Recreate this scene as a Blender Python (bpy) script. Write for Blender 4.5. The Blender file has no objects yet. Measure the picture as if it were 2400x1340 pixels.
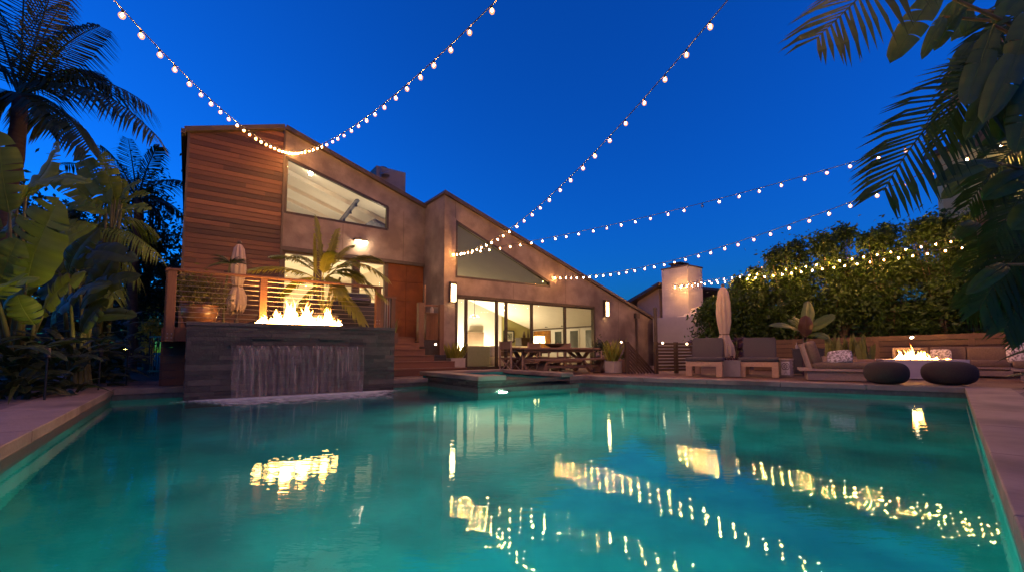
import bpy, bmesh, math, random
from mathutils import Vector as Vec, Matrix
import numpy as np
sc = bpy.context.scene
COL = sc.collection
R = math.radians
PI = math.pi
# ------------------------------------------------------------------ camera
F, PT, CX, CY, H = 1039., R(3.85), 1200., 753., .62
cd = bpy.data.cameras.new('camera'); cam = bpy.data.objects.new('camera', cd); COL.objects.link(cam)
cd.sensor_width = 36; cd.lens = F / 2400 * 36; cd.shift_y = (CY - 670) / 2400
cd.clip_start = .05; cd.clip_end = 2000
cam.location = (0, 0, H); cam.rotation_euler = (R(90) + PT, 0, 0)
sc.camera = cam
CAMP = Vec((0, 0, H))
def ray(px, py):
    x = (px - CX) / F; u = (CY - py) / F
    return Vec((x, math.cos(PT) - u * math.sin(PT), math.sin(PT) + u * math.cos(PT)))
def Pz(px, py, z=0.):
    r = ray(px, py); return CAMP + r * ((z - H) / r.z)
def Q(px, py, d):
    r = ray(px, py); return CAMP + r * (d / r.y)
# house frame: O is the foot of the sliding door, U runs along the facade, V into the house
TH = R(36.2)
O = Vec((-1.85, 14.4, 0)); U = Vec((math.cos(TH), math.sin(TH), 0)); V = Vec((-math.sin(TH), math.cos(TH), 0)); Z = Vec((0, 0, 1))
def G(u, v, z=0.): return O + U * u + V * v + Z * z
def Pv(px, py, v):
    r = ray(px, py); o = G(0, v); return CAMP + r * ((o - CAMP).dot(V) / r.dot(V))
def uz(px, py, v):
    q = Pv(px, py, v) - O; return q.dot(U), q.z
HF = (O, U, V, Z)
# terrace frame: along the skew far edge of the pool
TO = Vec((3.15, 10.64, 0)); TA = Vec((.853, -.522, 0)); TB = Vec((.522, .853, 0))
TF = (TO, TA, TB, Z)
IDF = (Vec((0, 0, 0)), Vec((1, 0, 0)), Vec((0, 1, 0)), Z)
def fr(f, p): return f[0] + f[1] * p[0] + f[2] * p[1] + f[3] * p[2]
def frame(loc, ang): return (Vec(loc), Vec((math.cos(ang), math.sin(ang), 0)), Vec((-math.sin(ang), math.cos(ang), 0)), Z)
# ------------------------------------------------------------------ mesh builder
class MB:
    def __init__(s): s.v = []; s.f = []; s.a = []; s.m = []; s.mi = 0
    def add(s, vs, fs, a=.5):
        n = len(s.v); s.v.extend([tuple(p) for p in vs])
        for q in fs: s.f.append([i + n for i in q]); s.a.append(a); s.m.append(s.mi)
    def box(s, lo, hi, f=IDF, a=.5):
        vs = [fr(f, (x, y, z)) for z in (lo[2], hi[2]) for y in (lo[1], hi[1]) for x in (lo[0], hi[0])]
        s.add(vs, [(0, 2, 3, 1), (4, 5, 7, 6), (0, 1, 5, 4), (2, 6, 7, 3), (0, 4, 6, 2), (1, 3, 7, 5)], a); return s
    def bar(s, p, q, w, h, up=Z, a=.5):
        p = Vec(p); q = Vec(q); t = (q - p).normalized(); sd = t.cross(up)
        if sd.length < 1e-3: sd = t.cross(Vec((1, 0, 0)))
        sd.normalize(); up = sd.cross(t)
        vs = [c + sd * x * w / 2 + up * y * h / 2 for c in (p, q) for x, y in ((-1, -1), (1, -1), (1, 1), (-1, 1))]
        s.add(vs, [(0, 1, 2, 3), (7, 6, 5, 4), (0, 4, 5, 1), (1, 5, 6, 2), (2, 6, 7, 3), (3, 7, 4, 0)], a); return s
    def tube(s, pts, r, n=6, a=.5, cap=True):
        pts = [Vec(p) for p in pts]; N = len(pts); rs = r if isinstance(r, (list, tuple)) else [r] * N
        base = len(s.v); up = Vec((.31, .17, .93))
        for i, p in enumerate(pts):
            t = (pts[min(i + 1, N - 1)] - pts[max(i - 1, 0)])
            if t.length < 1e-9: t = Vec((0, 0, 1))
            t.normalize(); x = t.cross(up)
            if x.length < .05: x = t.cross(Vec((1, 0, 0)))
            x.normalize(); y = t.cross(x)
            for k in range(n):
                c = 2 * PI * k / n; s.v.append(tuple(p + (x * math.cos(c) + y * math.sin(c)) * rs[i]))
        for i in range(N - 1):
            for k in range(n):
                k2 = (k + 1) % n
                s.f.append([base + i * n + k, base + i * n + k2, base + (i + 1) * n + k2, base + (i + 1) * n + k]); s.a.append(a); s.m.append(s.mi)
        if cap:
            for i in (0, N - 1): s.f.append([base + i * n + k for k in range(n)]); s.a.append(a); s.m.append(s.mi)
        return s
    def lathe(s, prof, c=(0, 0, 0), n=16, a=.5, fn=None):
        base = len(s.v); c = Vec(c)
        for r, z in prof:
            for k in range(n):
                t = 2 * PI * k / n; rr = r * (fn(t, z) if fn else 1)
                s.v.append((c.x + rr * math.cos(t), c.y + rr * math.sin(t), c.z + z))
        for i in range(len(prof) - 1):
            for k in range(n):
                k2 = (k + 1) % n
                s.f.append([base + i * n + k, base + i * n + k2, base + (i + 1) * n + k2, base + (i + 1) * n + k]); s.a.append(a); s.m.append(s.mi)
        for i in (0, len(prof) - 1):
            if prof[i][0] > 1e-4: s.f.append([base + i * n + k for k in range(n)]); s.a.append(a); s.m.append(s.mi)
        return s
    def prism(s, poly, f, d0, d1, a=.5, ax=1):
        """poly in (frame x, frame z) pulled from d0 to d1 along frame y (ax=1), or in (x, y) along z (ax=2)"""
        n = len(poly); vs = []
        for d in (d0, d1):
            for p in poly: vs.append(fr(f, (p[0], d, p[1]) if ax == 1 else (p[0], p[1], d)))
        s.add(vs, [list(range(n)), list(range(2 * n - 1, n - 1, -1))] + [(i, (i + 1) % n, n + (i + 1) % n, n + i) for i in range(n)], a); return s
    def cushion(s, lo, hi, f=IDF, e=3.2, nu=20, nv=10, a=.5):
        """super-ellipsoid pad filling lo..hi"""
        c = [(x + y) / 2 for x, y in zip(lo, hi)]; h = [(y - x) / 2 for x, y in zip(lo, hi)]; base = len(s.v)
        pw = lambda v, q: math.copysign(abs(v) ** q, v)
        for i in range(nv + 1):
            t = -PI / 2 + PI * i / nv
            for k in range(nu):
                p = 2 * PI * k / nu
                q = (c[0] + h[0] * pw(math.cos(t), 1.3 / e) * pw(math.cos(p), 1 / e), c[1] + h[1] * pw(math.cos(t), 1.3 / e) * pw(math.sin(p), 1 / e), c[2] + h[2] * pw(math.sin(t), 1.5 / e))
                s.v.append(tuple(fr(f, q)))
        for i in range(nv):
            for k in range(nu):
                k2 = (k + 1) % nu
                s.f.append([base + i * nu + k, base + i * nu + k2, base + (i + 1) * nu + k2, base + (i + 1) * nu + k]); s.a.append(a); s.m.append(s.mi)
        return s
def build(name, mb, mat, parent=None, smooth=False, bevel=0., sub=0):
    me = bpy.data.meshes.new(name); me.from_pydata(mb.v, [], mb.f)
    at = me.attributes.new('v', 'FLOAT', 'FACE'); at.data.foreach_set('value', mb.a)
    mats = mat if isinstance(mat, (list, tuple)) else [mat]
    for m in mats: me.materials.append(m)
    me.polygons.foreach_set('material_index', mb.m)
    if smooth: me.polygons.foreach_set('use_smooth', [True] * len(me.polygons))
    me.update()
    o = bpy.data.objects.new(name, me); COL.objects.link(o)
    if parent is not None:
        o.parent = parent
        if parent.type == 'EMPTY':
            o.matrix_parent_inverse = (Matrix.Translation(parent.location) @ Matrix.Rotation(parent.rotation_euler.z, 4, 'Z')).inverted()
    if bevel:
        b = o.modifiers.new('soft', 'BEVEL'); b.width = bevel; b.segments = 2; b.limit_method = 'ANGLE'
    if sub:
        b = o.modifiers.new('sub', 'SUBSURF'); b.levels = sub; b.render_levels = sub
    return o
def tag(o, label=None, cat=None, group=None, kind=None):
    for k, v in (('label', label), ('category', cat), ('group', group), ('kind', kind)):
        if v: o[k] = v
    return o
def thing(name, label, cat, loc=(0, 0, 0), rz=0, group=None):
    o = bpy.data.objects.new(name, None); o.empty_display_size = .1; COL.objects.link(o)
    o.location = loc; o.rotation_euler = (0, 0, rz); return tag(o, label, cat, group)
def copy_tree(o, parent=None):
    c = o.copy(); COL.objects.link(c); c.parent = parent
    if parent is not None: c.matrix_parent_inverse = o.matrix_parent_inverse.copy()
    for ch in list(o.children): copy_tree(ch, c)
    return c
def struct(name, mb, mat, **k): return tag(build(name, mb, mat, **k), kind='structure')
# ------------------------------------------------------------------ materials
def nmat(name):
    m = bpy.data.materials.new(name); m.use_nodes = True; n = m.node_tree.nodes; l = m.node_tree.links; n.clear()
    out = n.new('ShaderNodeOutputMaterial'); return m, n, l, out
def rgba(c): return (c[0], c[1], c[2], 1)
def mk(name, c1, c2=None, rough=.6, ns=4., detail=5, stretch=(1, 1, 1), av=0., bump=0., bs=40., bst=(1, 1, 1), metal=0., spec=.4, contrast=1., transl=0., rot=0., c3=None, s3=1.5, coat=0.):
    """base colour between c1 and c2 by noise (and by the per-face value v, share av); optional large blotches of c3"""
    m, n, l, out = nmat(name); b = n.new('ShaderNodeBsdfPrincipled')
    b.inputs['Roughness'].default_value = rough; b.inputs['Metallic'].default_value = metal; b.inputs['Specular IOR Level'].default_value = spec
    if coat: b.inputs['Coat Weight'].default_value = coat
    tc = n.new('ShaderNodeTexCoord'); mp = n.new('ShaderNodeMapping'); mp.inputs['Scale'].default_value = stretch; mp.inputs['Rotation'].default_value[2] = -rot
    mp0 = n.new('ShaderNodeMapping'); mp0.inputs['Rotation'].default_value[2] = 0
    l.new(tc.outputs['Object'], mp.inputs[0])
    colour = None
    if c2:
        t = n.new('ShaderNodeTexNoise'); t.inputs['Scale'].default_value = ns; t.inputs['Detail'].default_value = detail; t.inputs['Roughness'].default_value = .6
        l.new(mp.outputs[0], t.inputs['Vector'])
        mr = n.new('ShaderNodeMapRange'); mr.inputs[1].default_value = .5 - .25 / contrast; mr.inputs[2].default_value = .5 + .25 / contrast
        l.new(t.outputs['Fac'], mr.inputs[0]); fac = mr.outputs[0]
        if av:
            at = n.new('ShaderNodeAttribute'); at.attribute_name = 'v'
            mx = n.new('ShaderNodeMix'); mx.inputs[0].default_value = av
            l.new(fac, mx.inputs[2]); l.new(at.outputs['Fac'], mx.inputs[3]); fac = mx.outputs[0]
        mc = n.new('ShaderNodeMix'); mc.data_type = 'RGBA'; mc.inputs[6].default_value = rgba(c1); mc.inputs[7].default_value = rgba(c2)
        l.new(fac, mc.inputs[0]); colour = mc.outputs[2]
        if c3:
            t3 = n.new('ShaderNodeTexNoise'); t3.inputs['Scale'].default_value = s3; t3.inputs['Detail'].default_value = 4; l.new(mp.outputs[0], t3.inputs['Vector'])
            m3 = n.new('ShaderNodeMapRange'); m3.inputs[1].default_value = .5; m3.inputs[2].default_value = .68; l.new(t3.outputs['Fac'], m3.inputs[0])
            mc3 = n.new('ShaderNodeMix'); mc3.data_type = 'RGBA'; mc3.inputs[7].default_value = rgba(c3)
            l.new(m3.outputs[0], mc3.inputs[0]); l.new(colour, mc3.inputs[6]); colour = mc3.outputs[2]
        l.new(colour, b.inputs['Base Color'])
    else: b.inputs['Base Color'].default_value = rgba(c1)
    if bump:
        mb_ = n.new('ShaderNodeMapping'); mb_.inputs['Scale'].default_value = bst; mb_.inputs['Rotation'].default_value[2] = -rot; l.new(tc.outputs['Object'], mb_.inputs[0])
        t2 = n.new('ShaderNodeTexNoise'); t2.inputs['Scale'].default_value = bs; t2.inputs['Detail'].default_value = 4; l.new(mb_.outputs[0], t2.inputs['Vector'])
        bp = n.new('ShaderNodeBump'); bp.inputs['Strength'].default_value = 1; bp.inputs['Distance'].default_value = bump; l.new(t2.outputs['Fac'], bp.inputs['Height']); l.new(bp.outputs[0], b.inputs['Normal'])
    sh = b.outputs[0]
    if transl:
        tr = n.new('ShaderNodeBsdfTranslucent'); ms = n.new('ShaderNodeMixShader'); ms.inputs[0].default_value = transl
        if colour: l.new(colour, tr.inputs[0])
        else: tr.inputs[0].default_value = rgba(c1)
        l.new(sh, ms.inputs[1]); l.new(tr.outputs[0], ms.inputs[2]); sh = ms.outputs[0]
    l.new(sh, out.inputs[0]); return m
def emit(name, c, s):
    m, n, l, out = nmat(name); e = n.new('ShaderNodeEmission'); e.inputs[0].default_value = rgba(c); e.inputs[1].default_value = s; l.new(e.outputs[0], out.inputs[0]); return m
def bulb_halo_glass():  # orange halo around the lit core, put into the glass as emission
    m, n, l, out = nmat('bulb_halo_glass'); e = n.new('ShaderNodeEmission'); e.inputs[0].default_value = (1, .36, .07, 1); e.inputs[1].default_value = 2.6
    t = n.new('ShaderNodeBsdfTransparent'); ms = n.new('ShaderNodeMixShader'); ms.inputs[0].default_value = .42; l.new(t.outputs[0], ms.inputs[1]); l.new(e.outputs[0], ms.inputs[2]); l.new(ms.outputs[0], out.inputs[0]); return m
def glass_pane(name, tint=(1, 1, 1), ior=1.55, boost=1.):
    m, n, l, out = nmat(name); g = n.new('ShaderNodeBsdfGlossy'); g.inputs['Roughness'].default_value = .0
    t = n.new('ShaderNodeBsdfTransparent'); t.inputs[0].default_value = rgba(tint)
    fz = n.new('ShaderNodeFresnel'); fz.inputs[0].default_value = ior; mu = n.new('ShaderNodeMath'); mu.operation = 'MULTIPLY'; mu.inputs[1].default_value = boost; mu.use_clamp = True
    ms = n.new('ShaderNodeMixShader'); l.new(fz.outputs[0], mu.inputs[0]); l.new(mu.outputs[0], ms.inputs[0]); l.new(t.outputs[0], ms.inputs[1]); l.new(g.outputs[0], ms.inputs[2]); l.new(ms.outputs[0], out.inputs[0]); return m
WOOD = dict(rough=.55, ns=3, stretch=(1, 1, 14), bump=.0015, bs=30)
def wood(name, c1, c2, av=.5, st=(2, 2, 22), rot=0., rough=.55): return mk(name, c1, c2, rough=rough, ns=4, stretch=st, av=av, bump=.002, bs=6, bst=st, rot=rot, contrast=1.2)
S = {}
S['concrete'] = mk('concrete', (.145, .112, .098), (.245, .195, .17), rough=.8, ns=1.6, detail=8, bump=.006, bs=18, c3=(.105, .078, .069), s3=.7, contrast=1.7)
S['chimney'] = mk('chimney_render', (.20, .175, .17), (.27, .24, .235), rough=.85, ns=3, bump=.004, bs=30)
S['whitebrick'] = mk('painted_block', (.36, .33, .31), (.47, .44, .415), rough=.8, ns=3, av=.4, bump=.004, bs=30)
S['cladding'] = wood('cedar_cladding', (.024, .0095, .006), (.21, .085, .040), av=.8, st=(1.2, 14, 26), rot=TH)
S['trim'] = mk('dark_trim', (.055, .040, .032), (.085, .062, .048), rough=.55, ns=6)
S['frame'] = mk('bronze_frame', (.035, .026, .02), (.055, .04, .03), rough=.4, ns=8, metal=.3)
S['rust'] = mk('rusted_steel', (.12, .036, .010), (.22, .07, .018), rough=.75, ns=2.5, detail=8, c3=(.11, .034, .012), s3=1.2, bump=.001, bs=40)
S['roof'] = mk('roofing', (.05, .045, .045), (.08, .07, .066), rough=.9, ns=8)
S['slate'] = mk('slate_strip', (.024, .019, .015), (.12, .094, .072), rough=.5, ns=7, av=.6, bump=.004, bs=30, stretch=(1, 1, 3))
S['coping'] = mk('coping_concrete', (.17, .125, .098), (.28, .215, .17), rough=.7, ns=2.4, detail=8, bump=.004, bs=30, c3=(.125, .092, .073), s3=1.3, av=.25, contrast=1.2)
S['deckwood'] = wood('deck_wood', (.075, .038, .022), (.17, .09, .05), av=.6, st=(3, 16, 3), rot=TH)
S['stairwood'] = wood('stair_wood', (.085, .034, .018), (.19, .08, .04), av=.6, st=(2, 16, 16), rot=TH)
S['postwood'] = wood('post_wood', (.10, .042, .018), (.22, .10, .045), av=.5, st=(14, 14, 1.4))
S['darkwood'] = wood('dark_post_wood', (.07, .035, .02), (.16, .08, .045), av=.5, st=(14, 14, 1.4))
S['railwood'] = wood('rail_wood', (.10, .042, .022), (.18, .08, .04), av=.5, st=(3, 14, 14), rot=TH)
S['slatwood'] = wood('slat_wall_wood', (.06, .031, .014), (.145, .076, .035), av=.55, st=(1.4, 12, 12), rot=R(-43))
S['pinewood'] = wood('pale_wood', (.33, .19, .105), (.52, .34, .20), av=.4, st=(3, 12, 9), rot=R(-31))
S['greywood'] = wood('weathered_wood', (.24, .165, .115), (.40, .29, .21), av=.4, st=(3, 12, 9), rot=R(-31))
S['tablewood'] = wood('table_wood', (.10, .055, .033), (.23, .135, .08), av=.4, st=(3, 12, 9), rot=TH)
S['fencewood'] = wood('fence_wood', (.042, .023, .012), (.09, .052, .029), av=.5, st=(3, 12, 12))
S['cable'] = mk('steel_cable', (.35, .3, .26), rough=.35, metal=.9)
S['black'] = mk('black_metal', (.012, .012, .013), rough=.45)
S['wire'] = mk('light_cable', (.02, .018, .018), rough=.6)
S['charcoal'] = mk('charcoal_fabric', (.05, .043, .046), (.075, .065, .068), rough=.9, ns=60, bump=.001, bs=300)
S['taupe'] = mk('taupe_fabric', (.135, .086, .055), (.19, .125, .082), rough=.9, ns=30, bump=.001, bs=300)
S['pouf'] = mk('knitted_pouf', (.022, .016, .013), (.042, .030, .025), rough=.95, ns=50)
S['canvas'] = mk('umbrella_canvas', (.40, .305, .25), (.48, .375, .31), rough=.85, ns=6, bump=.001, bs=200, transl=.15)
S['firebox'] = mk('cast_concrete', (.42, .36, .33), (.50, .44, .41), rough=.75, ns=3, detail=8, bump=.002, bs=40)
S['leafb'] = mk('paddle_leaf', (.055, .095, .012), (.14, .19, .026), rough=.5, ns=2.5, av=.7, transl=.25, spec=.25)
S['leafd'] = mk('dark_leaf', (.014, .024, .007), (.042, .062, .015), rough=.45, ns=3, av=.7, transl=.2)
S['leafp'] = mk('palm_leaf', (.012, .026, .010), (.032, .052, .018), rough=.5, ns=3, av=.7, transl=.2)
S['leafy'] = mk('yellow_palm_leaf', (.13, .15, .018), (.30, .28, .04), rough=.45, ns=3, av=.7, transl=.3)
S['leafh'] = mk('hedge_leaf', (.013, .032, .004), (.060, .120, .012), rough=.5, ns=2.2, av=.6, transl=.3)
S['leafs'] = mk('snake_leaf', (.05, .075, .014), (.20, .20, .04), rough=.45, ns=9, av=.5, stretch=(1, 1, 3))
S['frondfront'] = mk('hanging_frond', (.010, .034, .005), (.040, .078, .010), rough=.5, ns=3, av=.7, transl=.2, spec=.25)
S['leafr'] = mk('purple_leaf', (.025, .010, .014), (.07, .022, .026), rough=.4, ns=5, av=.6, transl=.15)
S['leafred'] = mk('bronze_leaf', (.06, .028, .012), (.12, .05, .02), rough=.45, ns=4, av=.5, transl=.2)
S['leaffront'] = mk('overhanging_leaf', (.018, .048, .006), (.064, .115, .013), rough=.5, ns=3, av=.7, transl=.2)
S['dryleaf'] = mk('dry_leaf', (.20, .12, .07), (.33, .22, .13), rough=.7, ns=5)
S['trunk'] = mk('trunk_bark', (.035, .024, .02), (.075, .053, .043), rough=.9, ns=6, stretch=(1, 1, 3), bump=.01, bs=12)
S['stem'] = mk('plant_stem', (.05, .055, .016), (.10, .095, .03), rough=.6, ns=4)
S['branch'] = mk('branch_bark', (.10, .07, .035), (.2, .15, .08), rough=.8, ns=6)
S['soil'] = mk('soil', (.018, .013, .009), (.035, .026, .018), rough=1, ns=20, bump=.02, bs=15)
S['glazed'] = mk('glazed_clay', (.12, .055, .024), (.24, .12, .055), rough=.22, ns=3, spec=.6)
S['claypot'] = mk('clay_pot', (.36, .20, .12), (.46, .28, .18), rough=.6, ns=4)
S['whitepot'] = mk('white_pot', (.28, .24, .20), (.38, .335, .285), rough=.6, ns=4)
S['greypot'] = mk('grey_pot', (.20, .17, .155), (.27, .235, .215), rough=.7, ns=5, bump=.002, bs=40)
S['wicker'] = mk('basket', (.24, .19, .15), (.34, .28, .23), rough=.85, ns=20)
S['whitefab'] = mk('white_fabric', (.58, .52, .48), (.68, .62, .58), rough=.9, ns=10)
S['pattern'] = mk('patterned_fabric', (.18, .14, .12), (.60, .52, .48), rough=.9, ns=24, detail=2, contrast=3)
S['cabinet'] = mk('dark_cabinet', (.045, .045, .055), (.065, .062, .07), rough=.5, ns=4)
S['plaster'] = mk('interior_plaster', (.70, .62, .46), (.76, .68, .52), rough=.9, ns=2)
S['ceiling'] = mk('interior_ceiling', (.72, .65, .52), (.78, .71, .57), rough=.9, ns=2)
S['white_wall'] = mk('interior_white', (.78, .74, .66), (.82, .78, .7), rough=.9, ns=2)
S['olive'] = mk('olive_wall', (.30, .27, .10), (.34, .31, .12), rough=.9, ns=2)
S['amber'] = mk('amber_art', (.42, .17, .015), (.16, .06, .015), rough=.7, ns=3, detail=6, contrast=2)
S['intfloor'] = mk('interior_floor', (.22, .15, .09), (.3, .2, .12), rough=.4, ns=4)
S['sage'] = mk('sage_fabric', (.27, .29, .21), (.33, .35, .26), rough=.9, ns=20)
S['cream'] = mk('cream_fabric', (.55, .50, .38), (.63, .57, .45), rough=.9, ns=20)
S['bluegrey'] = mk('blue_grey_fabric', (.34, .37, .40), (.44, .46, .48), rough=.9, ns=20)
S['darkbrown'] = mk('dark_furniture', (.05, .03, .02), (.09, .055, .035), rough=.5, ns=6)
S['greenpane'] = mk('garden_view_pane', (.03, .035, .03), (.05, .055, .045), rough=.15, ns=5)
S['artgrey'] = mk('grey_artwork', (.08, .085, .095), (.2, .2, .21), rough=.8, ns=3, contrast=2)
S['paper'] = mk('print_paper', (.6, .55, .42), (.5, .47, .35), rough=.9, ns=10)
S['print'] = mk('print_ink', (.05, .05, .04), (.3, .29, .2), rough=.9, ns=14, contrast=3)
S['glass'] = glass_pane('window_glass', (.95, .95, .93))
S['darkglass'] = glass_pane('tinted_glass', (.20, .185, .145), boost=.9)
S['bulb'] = emit('bulb_glow', (1, .43, .11), 3000)
S['haloglass'] = bulb_halo_glass()
S['bulboff'] = mk('unlit_bulb', (.5, .5, .5), rough=.1)
S['sconce'] = emit('sconce_glow', (1, .62, .27), 34)
S['flood'] = emit('flood_glow', (1, .72, .42), 60)
S['steplight'] = emit('step_light_glow', (1, .72, .42), 12)
S['shade'] = emit('lamp_shade_glow', (1, .66, .25), 16)
S['room_fill'] = emit('room_fill_glow', (1, .80, .50), 420)
S['room_fill_dim'] = emit('dim_room_fill_glow', (1, .84, .60), 85)
S['added_uplight'] = emit('added_uplight_glow', (1, .82, .52), 760)
S['pool_light'] = emit('pool_light_glow', (.13, 1, .86), 660)
S['spa_light'] = emit('spa_light_glow', (.75, 1, .62), 320)
S['garden_light'] = emit('garden_light_glow', (1, .66, .26), 150)
# ---- special materials
def flame_mat():
    m, n, l, out = nmat('flame'); at = n.new('ShaderNodeAttribute'); at.attribute_name = 'v'
    cr = n.new('ShaderNodeValToRGB'); e = cr.color_ramp.elements
    e[0].position = 0; e[0].color = (1, .48, .13, 1); e[1].position = 1; e[1].color = (1, .16, .015, 1); k = e.new(.55); k.color = (1, .42, .08, 1)
    st = n.new('ShaderNodeMapRange'); st.inputs[1].default_value = 0; st.inputs[2].default_value = 1; st.inputs[3].default_value = 110; st.inputs[4].default_value = 4
    em = n.new('ShaderNodeEmission'); tr = n.new('ShaderNodeBsdfTransparent'); ms = n.new('ShaderNodeMixShader')
    lw = n.new('ShaderNodeLayerWeight'); lw.inputs[0].default_value = .35
    mr = n.new('ShaderNodeMapRange'); mr.inputs[1].default_value = .25; mr.inputs[2].default_value = .95; mr.inputs[3].default_value = 0; mr.inputs[4].default_value = .93
    ad = n.new('ShaderNodeMath'); ad.operation = 'MULTIPLY_ADD'; ad.inputs[1].default_value = .3; ad.use_clamp = True
    l.new(at.outputs['Fac'], cr.inputs[0]); l.new(at.outputs['Fac'], st.inputs[0]); l.new(cr.outputs[0], em.inputs[0]); l.new(st.outputs[0], em.inputs[1])
    l.new(lw.outputs['Facing'], mr.inputs[0]); l.new(at.outputs['Fac'], ad.inputs[0]); l.new(mr.outputs[0], ad.inputs[2]); l.new(ad.outputs[0], ms.inputs[0])
    l.new(em.outputs[0], ms.inputs[1]); l.new(tr.outputs[0], ms.inputs[2]); l.new(ms.outputs[0], out.inputs[0]); return m
S['flame'] = flame_mat()
WL = -.18
def water_mat(name, amp, tint=(.80, .97, .96), rough=.02, chop=0):
    m, n, l, out = nmat(name); g = n.new('ShaderNodeBsdfGlass'); g.inputs['IOR'].default_value = 1.33; g.inputs['Roughness'].default_value = rough; g.inputs[0].default_value = rgba(tint)
    tc = n.new('ShaderNodeTexCoord'); hs = None
    for sc_, a, st in ((2.2, amp * .45, (.6, 1.2, 1)), (6.0, amp * .62, (.55, 1.5, 1)), (17., amp * .36, (.6, 1.5, 1))):
        mp = n.new('ShaderNodeMapping'); mp.inputs['Scale'].default_value = st; l.new(tc.outputs['Object'], mp.inputs[0])
        t = n.new('ShaderNodeTexNoise'); t.inputs['Scale'].default_value = sc_; t.inputs['Detail'].default_value = 2; l.new(mp.outputs[0], t.inputs['Vector'])
        mu = n.new('ShaderNodeMath'); mu.operation = 'MULTIPLY'; mu.inputs[1].default_value = a; l.new(t.outputs['Fac'], mu.inputs[0])
        if hs is None: hs = mu.outputs[0]
        else:
            ad = n.new('ShaderNodeMath'); l.new(hs, ad.inputs[0]); l.new(mu.outputs[0], ad.inputs[1]); hs = ad.outputs[0]
    if chop:
        mv = n.new('ShaderNodeVectorMath'); mv.operation = 'SUBTRACT'; mv.inputs[1].default_value = tuple(G(-5.24, -3.7, WL)); l.new(tc.outputs['Object'], mv.inputs[0])
        mr_ = n.new('ShaderNodeMapping'); mr_.inputs['Rotation'].default_value[2] = -TH; mr_.inputs['Scale'].default_value = (1, 1, 1); l.new(mv.outputs[0], mr_.inputs[0])
        ms_ = n.new('ShaderNodeVectorMath'); ms_.operation = 'MULTIPLY'; ms_.inputs[1].default_value = (.38, .62, 0); l.new(mr_.outputs[0], ms_.inputs[0])
        ln = n.new('ShaderNodeVectorMath'); ln.operation = 'LENGTH'; l.new(ms_.outputs[0], ln.inputs[0])
        rg_ = n.new('ShaderNodeMapRange'); rg_.inputs[1].default_value = .3; rg_.inputs[2].default_value = 1.15; rg_.inputs[3].default_value = chop; rg_.inputs[4].default_value = 0; l.new(ln.outputs['Value'], rg_.inputs[0])
        tn = n.new('ShaderNodeTexNoise'); tn.inputs['Scale'].default_value = 9; tn.inputs['Detail'].default_value = 3; l.new(tc.outputs['Object'], tn.inputs['Vector'])
        pm = n.new('ShaderNodeMath'); pm.operation = 'MULTIPLY'; l.new(tn.outputs['Fac'], pm.inputs[0]); l.new(rg_.outputs[0], pm.inputs[1])
        ad = n.new('ShaderNodeMath'); l.new(hs, ad.inputs[0]); l.new(pm.outputs[0], ad.inputs[1]); hs = ad.outputs[0]
    bp = n.new('ShaderNodeBump'); bp.inputs['Strength'].default_value = 1; bp.inputs['Distance'].default_value = 1
    l.new(hs, bp.inputs['Height']); l.new(bp.outputs[0], g.inputs['Normal']); l.new(g.outputs[0], out.inputs[0]); return m
S['water'] = water_mat('pool_water', .0021, rough=.0, chop=.011)
S['spawater'] = glass_pane('spa_water', (.78, .97, .92), 1.33, .28)
S['plaster_pool'] = mk('pool_plaster', (.005, .19, .165), (.020, .42, .36), rough=.8, ns=1.1, detail=7, c3=(.004, .13, .14), s3=.6)
S['pooltile'] = mk('waterline_tile', (.07, .06, .05), (.13, .115, .095), rough=.35, ns=14)
def fall_mat():
    m, n, l, out = nmat('falling_water'); tc = n.new('ShaderNodeTexCoord'); mp = n.new('ShaderNodeMapping'); mp.inputs['Scale'].default_value = (8.5, 8.5, .24); l.new(tc.outputs['Object'], mp.inputs[0])
    t = n.new('ShaderNodeTexNoise'); t.inputs['Scale'].default_value = 2.2; t.inputs['Detail'].default_value = 5; l.new(mp.outputs[0], t.inputs['Vector'])
    mr = n.new('ShaderNodeMapRange'); mr.inputs[1].default_value = .36; mr.inputs[2].default_value = .74; mr.inputs[3].default_value = .08; mr.inputs[4].default_value = .60; l.new(t.outputs['Fac'], mr.inputs[0])
    d = n.new('ShaderNodeBsdfPrincipled'); d.inputs['Base Color'].default_value = (.50, .40, .345, 1); d.inputs['Roughness'].default_value = .35; d.inputs['Specular IOR Level'].default_value = .5
    tr = n.new('ShaderNodeBsdfTransparent'); tl = n.new('ShaderNodeBsdfTranslucent'); tl.inputs[0].default_value = (.50, .41, .37, 1)
    m2 = n.new('ShaderNodeMixShader'); m2.inputs[0].default_value = .3; l.new(d.outputs[0], m2.inputs[1]); l.new(tl.outputs[0], m2.inputs[2])
    ms = n.new('ShaderNodeMixShader'); l.new(mr.outputs[0], ms.inputs[0]); l.new(tr.outputs[0], ms.inputs[1]); l.new(m2.outputs[0], ms.inputs[2]); l.new(ms.outputs[0], out.inputs[0]); return m
S['fall'] = fall_mat()
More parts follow.
